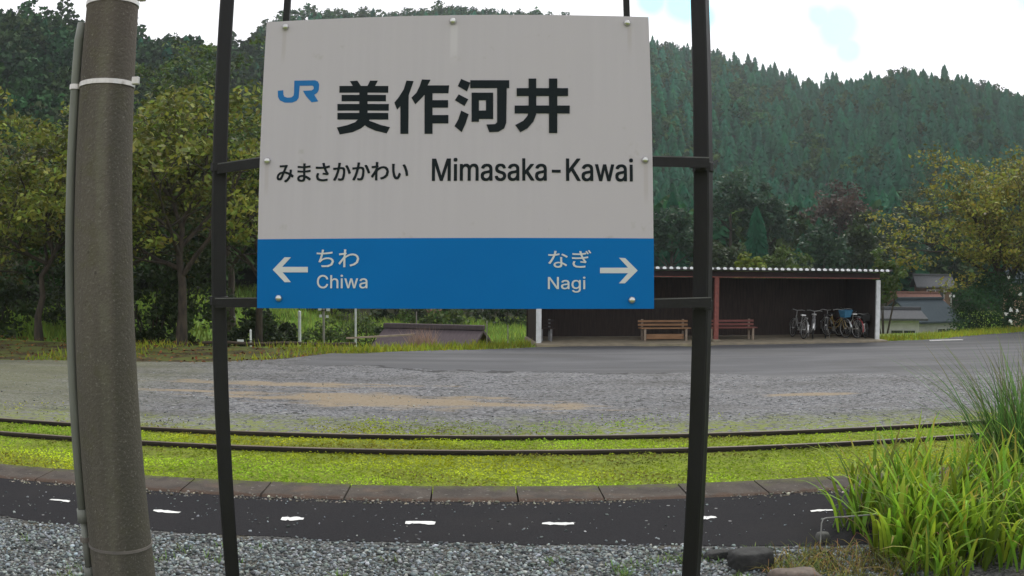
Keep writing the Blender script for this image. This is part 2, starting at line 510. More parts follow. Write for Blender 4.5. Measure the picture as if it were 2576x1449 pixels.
tag(mb.build('platform_kerb', M_EDGE), kind='structure')

M_PAINT = simple('white_paint', (.80, .80, .77), (.62, .62, .60), 25, .7)
shapes = [(-2.83, 5.58, .155, .030), (-2.0, 5.525, .20, .040), (-1.14, 5.52, .145, .050), (-.32, 5.505, .19, .055), (.54, 5.49, .195, .045), (1.475, 5.52, .19, .045), (2.32, 5.53, .155, .032)]
for i, (mx_, my_, ml, mw) in enumerate(shapes):
    top, bot = [], []
    for k in range(9):
        u = k / 8; e = .35 + .65 * math.sin(math.pi * min(max(u, .06), .94)) ** .4
        wv = .8 * mw * e * (1 + rnd.uniform(-.35, .3))
        sk = .007 * math.sin(i * 2.1 + u * 4)
        top.append((mx_ - ml / 2 + ml * u, my_ + wv + sk, .0085)); bot.append((mx_ - ml / 2 + ml * u + rnd.uniform(-.008, .008), my_ - wv * rnd.uniform(.6, 1.1) + sk, .0085))
    mb = MB(); V = bot + top
    F = [(k, k + 1, k + 10, k + 9) for k in range(8)]
    mb.add(V, F)
    o = mb.build('painted_dash', M_PAINT)
    tag(o, kind='structure')


# gravel: real stones on the platform
def stones(n, xr, yr, z, smin, smax, rg, prob=None, hue=.1, base=None):
    t_ = (1 + 5 ** .5) / 2
    ico = np.array([(-1, t_, 0), (1, t_, 0), (-1, -t_, 0), (1, -t_, 0), (0, -1, t_), (0, 1, t_), (0, -1, -t_), (0, 1, -t_), (t_, 0, -1), (t_, 0, 1), (-t_, 0, -1), (-t_, 0, 1)]) / 1.9
    fi = np.array([(0, 11, 5), (0, 5, 1), (0, 1, 7), (0, 7, 10), (0, 10, 11), (1, 5, 9), (5, 11, 4), (11, 10, 2), (10, 7, 6), (7, 1, 8), (3, 9, 4), (3, 4, 2), (3, 2, 6), (3, 6, 8), (3, 8, 9), (4, 9, 5), (2, 4, 11), (6, 2, 10), (8, 6, 7), (9, 8, 1)])
    C = np.stack([rg.uniform(*xr, n), rg.uniform(*yr, n), np.zeros(n)], 1)
    if prob is not None: C = C[rg.uniform(size=n) < prob(C[:, 0], C[:, 1])]
    n = len(C)
    s_ = rg.uniform(smin, smax, n) * rg.choice([.7, 1, 1, 1.4], n)
    C[:, 2] = z + s_ * rg.uniform(.05, .45, n)
    A = rg.normal(size=(n, 3, 3)); Q, _ = np.linalg.qr(A)
    sc3 = rg.uniform(.6, 1.15, (n, 1, 3)) * np.array([1, 1, .7])
    V = (ico[None] * rg.uniform(.75, 1.2, (n, 12, 1)) * sc3)
    V = np.einsum('nij,nkj->nki', Q, V) * s_[:, None, None] * np.array([1, 1, .75]) + C[:, None]
    b = rg.uniform(.25, 1.3, n) ** 1.3
    b = np.where(rg.uniform(size=n) < .04, 2.0, b)
    T = np.stack([b * rg.uniform(1 - hue, 1 + hue, n), b, b * rg.uniform(1 - hue, 1 + hue * 1.2, n)], 1)
    return V.reshape(-1, 3), (fi[None] + 12 * np.arange(n)[:, None, None]).reshape(-1, 3), np.repeat(T, 12, 0)


M_STONE = tintmat('crushed_stone', (.235, .26, .255))
pr = lambda x_, y_: np.clip((np.interp(x_, [-6, -3.1, -1.5, 0, 1.2, 2.1, 3.2], [5.1, 5.06, 5.1, 5.12, 5.0, 4.75, 4.7]) - y_) * 7 + .12, .0, 1)
V, F, T = stones(46000, (-4.2, 2.4), (3.4, 5.3), 0, .007, .0145, rng, pr)
V2, F2, T2 = stones(500, (-5, 3.2), (5.0, 6.04), .004, .004, .010, rng)
V3, F3, T3 = stones(1700, (-5.5, 4.2), (5.96, 6.09), .003, .003, .013, rng, lambda x_, y_: (vnoise(x_ * 2.2, 0 * x_, 31) > -.12) * 1.0)
F2 = F2 + len(V); F3 = F3 + len(V) + len(V2)
tag(raw('gravel', np.concatenate([V, V2, V3]), np.concatenate([F, F2, F3]), M_STONE, tint=np.concatenate([T, T2, T3 * np.array([1.0, .85, .7])])), kind='stuff')
V, F, T = stones(9000, (-14, 14), (13.5, 21), -.853, .006, .016, rng, lambda x_, y_: np.clip(1.2 - (y_ - 13.5) / 6, .1, 1))
tag(raw('lot_gravel', V, F, M_STONE, tint=T), kind='stuff')

# ------------------------------------------------------------------ rails
M_RAIL = simple('rusty_rail', (.045, .034, .026), (.022, .018, .016), 9, .7, .3, 50, stretch=(.2, 1, 1))
M_HEAD = simple('worn_rail_head', (.17, .125, .09), (.10, .075, .06), 6, .5, spec=.4, stretch=(.3, 1, 1))
for yr, lab in ((11.785, 'rusty brown rail nearer to the platform, running between strips of bright moss'), (12.852, 'rusty brown rail farther from the platform, along the edge of the gravel lot')):
    mb = MB()
    prof = [(-.0625, -.14), (.0625, -.14), (.0625, -.128), (.012, -.115), (.009, -.045), (.033, -.034), (.034, -.006), (.028, 0), (-.028, 0), (-.034, -.006), (-.033, -.034), (-.009, -.045), (-.012, -.115), (-.0625, -.128)]
    xs_ = np.linspace(-32, 32, 65)
    for k in range(64):
        pass
    mb.prism([(yr + a, -.80 + b) for a, b in prof], -34, 34, lambda u, d, v_: (d, u, v_))
    rl = tag(mb.build('rail', M_RAIL), lab, 'rail', 'rails of the overgrown track')
    mb = MB(); mb.prism([(yr - .026, -.7995), (yr + .026, -.7995), (yr + .022, -.797), (yr - .022, -.797)], -33.9, 33.9, lambda u, d, v_: (d, u, v_))
    mb.build('rail_head', M_HEAD, rl)


# ------------------------------------------------------------------ low moss and grass of the track bed
def ground_leaves(n, xr, yr, z, size, rg, prob=None, flat=.55, up=.03):
    C = np.stack([rg.uniform(*xr, n), rg.uniform(*yr, n), np.zeros(n)], 1)
    if prob is not None: C = C[rg.uniform(size=n) < prob(C[:, 0], C[:, 1])]
    C[:, 2] = z + rg.uniform(0, up, len(C)) + up * .8 * np.clip(vnoise(C[:, 0] * 3, C[:, 1] * 3, 41), 0, 1)
    V, F = leaf_quads(C, size, rg, .55, flat)
    b = 1 + .42 * vnoise(C[:, 0] * 1.1, C[:, 1] * 2.6, 42) + .28 * vnoise(C[:, 0] * 5, C[:, 1] * 6, 43)
    b = np.clip(b, .3, 1.6) * rg.uniform(.7, 1.25, len(C)) * np.interp(C[:, 1], [8.5, 10.5, 11.5, 14], [1.12, .95, .85, .8])
    yel = np.clip(.5 + .6 * vnoise(C[:, 0] * .7, C[:, 1] * 1.6, 44), 0, 1)
    T = np.stack([b * (.72 + .42 * yel), b, b * (1.1 - .5 * yel)], 1)
    br_ = np.clip(vnoise(C[:, 0] * 1.7, C[:, 1] * 3.1, 47) * 1.9 - .35, 0, .85)[:, None] * rg.uniform(0, 1.2, (len(C), 1))
    T = T * (1 - br_) + br_ * np.array([.42, .26, 1.2])
    return V, F, np.repeat(T, 4, 0)


M_MOSS = leafmat('moss_leaves', (.39, .47, .030), .3, .7, .15)


def bedprob(x_, y_):
    p = np.ones_like(x_)
    p = np.where((np.abs(y_ - 11.785) < .07) | (np.abs(y_ - 12.852) < .07), 0, p)
    p = p * np.clip((15.2 - y_) / 2.2 + .1, 0, 1)
    p = np.where(y_ > 12.95, p * np.clip(.1 + .8 * vnoise(x_ * 1.2, y_ * 1.5, 45), 0, 1), p)
    bare = vnoise(x_ * .8, y_ * 2.2, 46)
    p = p * np.where((y_ > 10.2) & (y_ < 12.8), np.clip(1.15 - .6 * np.clip(bare, 0, 1), .3, 1), 1)
    return p


V, F, T = ground_leaves(190000, (-11, 12), (6.47, 15.0), -.872, .038, rng, bedprob)
o = raw('grass', V, F, M_MOSS, tint=T)
tag(o, kind='stuff')

# ------------------------------------------------------------------ station sign
SM = np.array([[0.9989, 0.04649, -0.00526], [-0.04627, 0.99825, 0.03674], [0.00695, -0.03645, 0.99931]])
SO = np.array([-0.0607, 2.7124, 1.9291])


def S(u, d, v_):
    """sign coordinates: u right, d away from the viewer, v up"""
    return tuple(SO + SM @ np.array([u, d, v_]))


KANJI = [[(-0.3207, 0.2443), (-0.2973, 0.2452), (-0.2843, 0.2263), (-0.3091, 0.2254)], [(-0.2574, 0.244), (-0.2332, 0.2434), (-0.2415, 0.2262), (-0.2657, 0.2258)], [(-0.353, 0.23), (-0.2004, 0.2257), (-0.1999, 0.2042), (-0.3523, 0.2083)], [(-0.3452, 0.2012), (-0.2069, 0.1975), (-0.2064, 0.1772), (-0.3446, 0.1807)], [(-0.3573, 0.1727), (-0.1975, 0.1686), (-0.197, 0.1479), (-0.3566, 0.1518)], [(-0.2905, 0.2275), (-0.2647, 0.2268), (-0.2622, 0.1379), (-0.2879, 0.1385)], [(-0.3564, 0.1444), (-0.1984, 0.1406), (-0.1979, 0.1199), (-0.3558, 0.1236)], [(-0.2916, 0.122), (-0.2556, 0.1211), (-0.2625, 0.1094), (-0.2816, 0.0943), (-0.307, 0.0831), (-0.3471, 0.0768), (-0.3566, 0.0987), (-0.3231, 0.1056), (-0.3001, 0.1139)], [(-0.2669, 0.1214), (-0.2437, 0.1126), (-0.2205, 0.1034), (-0.1924, 0.0962), (-0.2021, 0.0773), (-0.2354, 0.0857), (-0.2612, 0.0975), (-0.2795, 0.1113)], [(-0.1446, 0.2413), (-0.1227, 0.2393), (-0.1337, 0.2054), (-0.137, 0.195), (-0.1358, 0.0747), (-0.16, 0.0751), (-0.1617, 0.1617), (-0.1716, 0.1505), (-0.1803, 0.1724), (-0.1664, 0.1904), (-0.1526, 0.2136)], [(-0.0974, 0.2441), (-0.071, 0.2426), (-0.0798, 0.2249), (-0.0141, 0.224), (-0.0158, 0.1995), (-0.0642, 0.2001), (-0.0624, 0.0738), (-0.0865, 0.0741), (-0.0884, 0.1958), (-0.1003, 0.1824), (-0.1162, 0.1661), (-0.1282, 0.1871), (-0.1133, 0.2024), (-0.1036, 0.2232)], [(-0.0649, 0.1783), (-0.0166, 0.1777), (-0.0163, 0.1544), (-0.0645, 0.1549)], [(-0.0642, 0.1317), (-0.015, 0.1312), (-0.0147, 0.1055), (-0.0638, 0.106)], [(0.0224, 0.244), (0.0502, 0.2317), (0.0404, 0.2046), (0.0126, 0.2216)], [(0.0154, 0.1955), (0.0446, 0.1797), (0.0333, 0.1591), (0.0045, 0.1774)], [(0.0234, 0.1447), (0.046, 0.1332), (0.0373, 0.1051), (0.0255, 0.0781), (0.0039, 0.0966), (0.0152, 0.118)], [(0.0501, 0.2395), (0.1681, 0.239), (0.1681, 0.2145), (0.0503, 0.215)], [(0.0545, 0.2004), (0.1196, 0.2), (0.1197, 0.1767), (0.0547, 0.177)], [(0.0549, 0.1445), (0.1198, 0.1442), (0.1199, 0.1185), (0.0551, 0.1188)], [(0.0545, 0.2004), (0.0765, 0.2002), (0.0771, 0.1099), (0.0552, 0.1101)], [(0.0981, 0.2001), (0.1196, 0.2), (0.1199, 0.1185), (0.0985, 0.1185)], [(0.1316, 0.2156), (0.1606, 0.2155), (0.1593, 0.1071), (0.1533, 0.0893), (0.136, 0.0791), (0.1086, 0.0776), (0.1001, 0.1011), (0.126, 0.1021), (0.1319, 0.1082)], [(0.1907, 0.214), (0.3461, 0.2148), (0.3458, 0.1904), (0.1906, 0.1895)], [(0.1846, 0.1595), (0.3506, 0.1604), (0.3503, 0.1361), (0.1846, 0.1353)], [(0.2268, 0.2443), (0.2499, 0.2444), (0.2494, 0.1329), (0.2404, 0.1098), (0.2229, 0.0893), (0.2015, 0.0775), (0.1866, 0.0995), (0.2105, 0.1123), (0.223, 0.1277), (0.2265, 0.138)], [(0.2886, 0.2447), (0.3137, 0.2449), (0.3124, 0.0754), (0.2875, 0.0753)]]
LOGO = [[(-0.5502, 0.222), (-0.5324, 0.2228), (-0.5312, 0.2084), (-0.5277, 0.2019), (-0.5184, 0.1983), (-0.5051, 0.1988), (-0.4983, 0.2039), (-0.4971, 0.2134), (-0.4978, 0.2524), (-0.4316, 0.2508), (-0.422, 0.2467), (-0.4173, 0.2369), (-0.4182, 0.2184), (-0.4231, 0.2096), (-0.4319, 0.2046), (-0.4184, 0.183), (-0.4394, 0.1806), (-0.4583, 0.2013), (-0.4685, 0.2187), (-0.4409, 0.2187), (-0.4347, 0.2227), (-0.4345, 0.2301), (-0.4394, 0.234), (-0.4799, 0.2351), (-0.4815, 0.1969), (-0.4875, 0.1876), (-0.5017, 0.1818), (-0.5258, 0.1827), (-0.5423, 0.1908), (-0.5487, 0.2022)]]
ARROWS = [[(-0.5504, -0.3346), (-0.5127, -0.297), (-0.4927, -0.2972), (-0.5203, -0.3262), (-0.4391, -0.3265), (-0.439, -0.343), (-0.5186, -0.3428), (-0.4921, -0.3725), (-0.5121, -0.3725)], [(0.5511, -0.3377), (0.5125, -0.3757), (0.4946, -0.3757), (0.5221, -0.3456), (0.4381, -0.3458), (0.4381, -0.3295), (0.5221, -0.3293), (0.4948, -0.2998), (0.5137, -0.3007)]]
BOLTS = [[-0.5358, 0.4299], [-0.0054, 0.43], [0.532, 0.4282], [-0.5751, 0.0002], [0.5771, -0.0048], [-0.5304, -0.4212], [0.5334, -0.4255]]
sign = thing('station_sign', 'white and blue railway station nameboard carried between two black posts', 'station sign', (0, 2.76, 0))
SB = Vector((0, 2.76, 0))


def SL(u, d, v_): p = S(u, d, v_); return (p[0], p[1] - 2.76, p[2])


g = G('sign_white')
st = g.noise(3, 4, (14, 1, .6)); sp = g.noise(1.4, 3)
wc = g.mix(g.step(st, .3, .7), (.492, .458, .498), (.468, .435, .475))
wc = g.mix(g.step(sp, .35, .7), wc, (.482, .446, .482))
wc = g.mix(g.math('MULTIPLY', g.step(g.noise(16, 5), .66, .75), .3), wc, (.30, .28, .25))
px = g.xyz()
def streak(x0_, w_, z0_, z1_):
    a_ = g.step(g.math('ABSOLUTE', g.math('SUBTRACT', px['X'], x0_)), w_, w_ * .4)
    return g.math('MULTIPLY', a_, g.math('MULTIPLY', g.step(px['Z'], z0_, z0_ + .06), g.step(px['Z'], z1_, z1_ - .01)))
wc = g.mix(g.math('MULTIPLY', streak(-.064, .016, 2.21, 2.352), .5), wc, (.60, .57, .60))  # pale reflection below the centre bolt, painted into the white
for x0_, z0_, z1_ in ((-.60, 2.22, 2.35), (.475, 2.25, 2.35), (-.636, 1.80, 1.92), (.518, 1.78, 1.92)):
    wc = g.mix(g.math('MULTIPLY', streak(x0_, .009, z0_, z1_), .2), wc, (.30, .24, .19))
wc = g.mix(g.math('MULTIPLY', g.step(g.math('ADD', g.noise(7, 5), g.math('MULTIPLY', g.noise(40, 3), .3)), .82, .94), .35), wc, (.30, .26, .22))
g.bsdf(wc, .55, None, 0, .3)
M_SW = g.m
M_SB = simple('sign_blue', (.0004, .140, .425), (.0004, .130, .395), 2.5, .55, spec=.12)
M_BLK = simple('sign_black', (.006, .011, .014), (.008, .013, .016), 8, .6, spec=.15)
M_LOGO = simple('logo_blue', (.002, .15, .42), (.002, .13, .38), 8, .5)
M_LET = simple('letter_white', (.60, .61, .62), (.55, .56, .57), 12, .5)
hw, hh = .6, .4511
mb = MB()
mb.prism([(-hw, -hh), (hw, -hh), (hw, hh), (-hw, hh)], 0, .004, SL)
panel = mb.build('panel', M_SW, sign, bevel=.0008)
mb = MB(); mb.prism([(-hw - .0005, -hh - .0005), (hw + .0005, -hh - .0005), (hw + .0005, -.2415), (-hw - .0005, -.2415)], -.0012, .0015, SL)
mb.build('blue_band', M_SB, panel)
mb = MB()
for k, p in enumerate(KANJI): mb.prism(p, -.0006 - .00008 * k, .001, SL)
mb.build('kanji_lettering', M_BLK, panel)
mb = MB(); mb.prism(LOGO[0], -.0008, .001, SL); mb.build('railway_logo', M_LOGO, panel)
for p in ARROWS:
    mb = MB(); mb.prism(p, -.0022, .0, SL); mb.build('arrow', M_LET, panel)
# frame behind the panel
mb = MB()
for u in (-.538, -.0054, .533):
    mb.prism([(u - .010, -.445), (u + .010, -.445), (u + .010, .445), (u - .010, .445)], .0045, .022, SL)
mb.prism([(-.59, -.012), (.59, -.012), (.59, .012), (-.59, .012)], .0225, .034, SL)
mb.build('back_frame', M_DARKSTEEL, sign)
for u, w in ((-.538, .0105), (.533, .0095)):
    mb = MB(); mb.prism([(u - w, .447), (u + w, .447), (u + w, 1.05), (u - w, 1.05)], .006, .020, SL)
    mb.build('hanger_bar', M_DARKSTEEL, sign)
M_FLANGE = simple('sky_lit_flange', (.10, .10, .10), (.05, .05, .05), 12, .45, spec=.5)  # sky reflection along the folded tops, put into a paler steel
# brackets to the posts: angle irons with a folded top
for side, u0, u1, va, vb in ((-1, -.742, -.585, -.018, .000), (1, .585, .778, -.006, -.007), (-1, -.742, -.585, -.436, -.434), (1, .585, .778, -.437, -.432)):
    mb = MB(); h_ = .0165 if va > -.1 else .015
    a, b = (va, vb)
    mb.prism([(u0, a - h_), (u1, b - h_), (u1, b + h_ * .8), (u0, a + h_ * .8)], .006, .011, SL)
    bk = mb.build('bracket', M_DARKSTEEL, sign)
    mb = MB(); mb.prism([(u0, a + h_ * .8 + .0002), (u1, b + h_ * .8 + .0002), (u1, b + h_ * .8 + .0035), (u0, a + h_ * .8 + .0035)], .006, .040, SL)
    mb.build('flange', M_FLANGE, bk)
for u, v_ in BOLTS:
    mb = MB()
    prof = [(.0105, 0), (.0105, .0035), (.0095, .006), (.0075, .0085), (.004, .0105), (.0008, .011)]
    mb.lathe(prof, 14, (0, 0, 0), 'y')
    P = [Vector(p) for p in mb.V]
    dd = .0012 if v_ > -.25 else .0022
    mb.V = [SL(u + p.x, p.y - dd, v_ + p.z) for p in P]
    mb.build('bolt', M_SILVER, sign, smooth=True)
# posts
M_POST = simple('post_black', (.010, .010, .012), (.005, .0048, .005), 5, .5, .25, 40, spec=.3, stretch=(1, 1, .3))
for x_, w, rz, lean in ((-.805, .025, R(20), -.010), (.715, .0275, R(-32), .004)):
    mb = MB(); rot = Matrix.Rotation(rz, 3, 'Z')
    c_ = w * .92
    prof = [(-c_, -w * .75), (-w * .75, -c_), (w * .75, -c_), (c_, -w * .75), (c_, w * .75), (w * .75, c_), (-w * .75, c_), (-c_, w * .75)]
    zz = [0, 1.2, 2.4, 3.1]
    V, F = [], []
    for z_ in zz:
        for a, b in prof:
            p = rot @ Vector((a, b, 0)); V.append((x_ + p.x + lean * (z_ - 1.5), .0 + p.y + (.045 if x_ < 0 else .0), z_ - .01))
    for i in range(3):
        for k in range(8): F.append((i * 8 + k, i * 8 + (k + 1) % 8, i * 8 + 8 + (k + 1) % 8, i * 8 + 8 + k))
    F += [tuple(range(7, -1, -1)), tuple(range(24, 32))]
    mb.add(V, F); mb.build('post', M_POST, sign)
    for z_ in ((1.915, 1.492) if x_ < 0 else (1.92, 1.49)):
        mb = MB(); yc = .045 if x_ < 0 else 0.
        mb.lathe([(w * 1.2, -.014), (w * 1.24, -.013), (w * 1.24, .013), (w * 1.2, .014)], 12, (x_ + lean * (z_ - 1.5), yc, z_))
        mb.build('clamp', M_DARKSTEEL, sign)
mb = MB(); mb.tube([(-.9, .03, 3.02), (.8, .03, 3.02)], .022, 8); mb.build('top_rail', M_DARKSTEEL, sign)


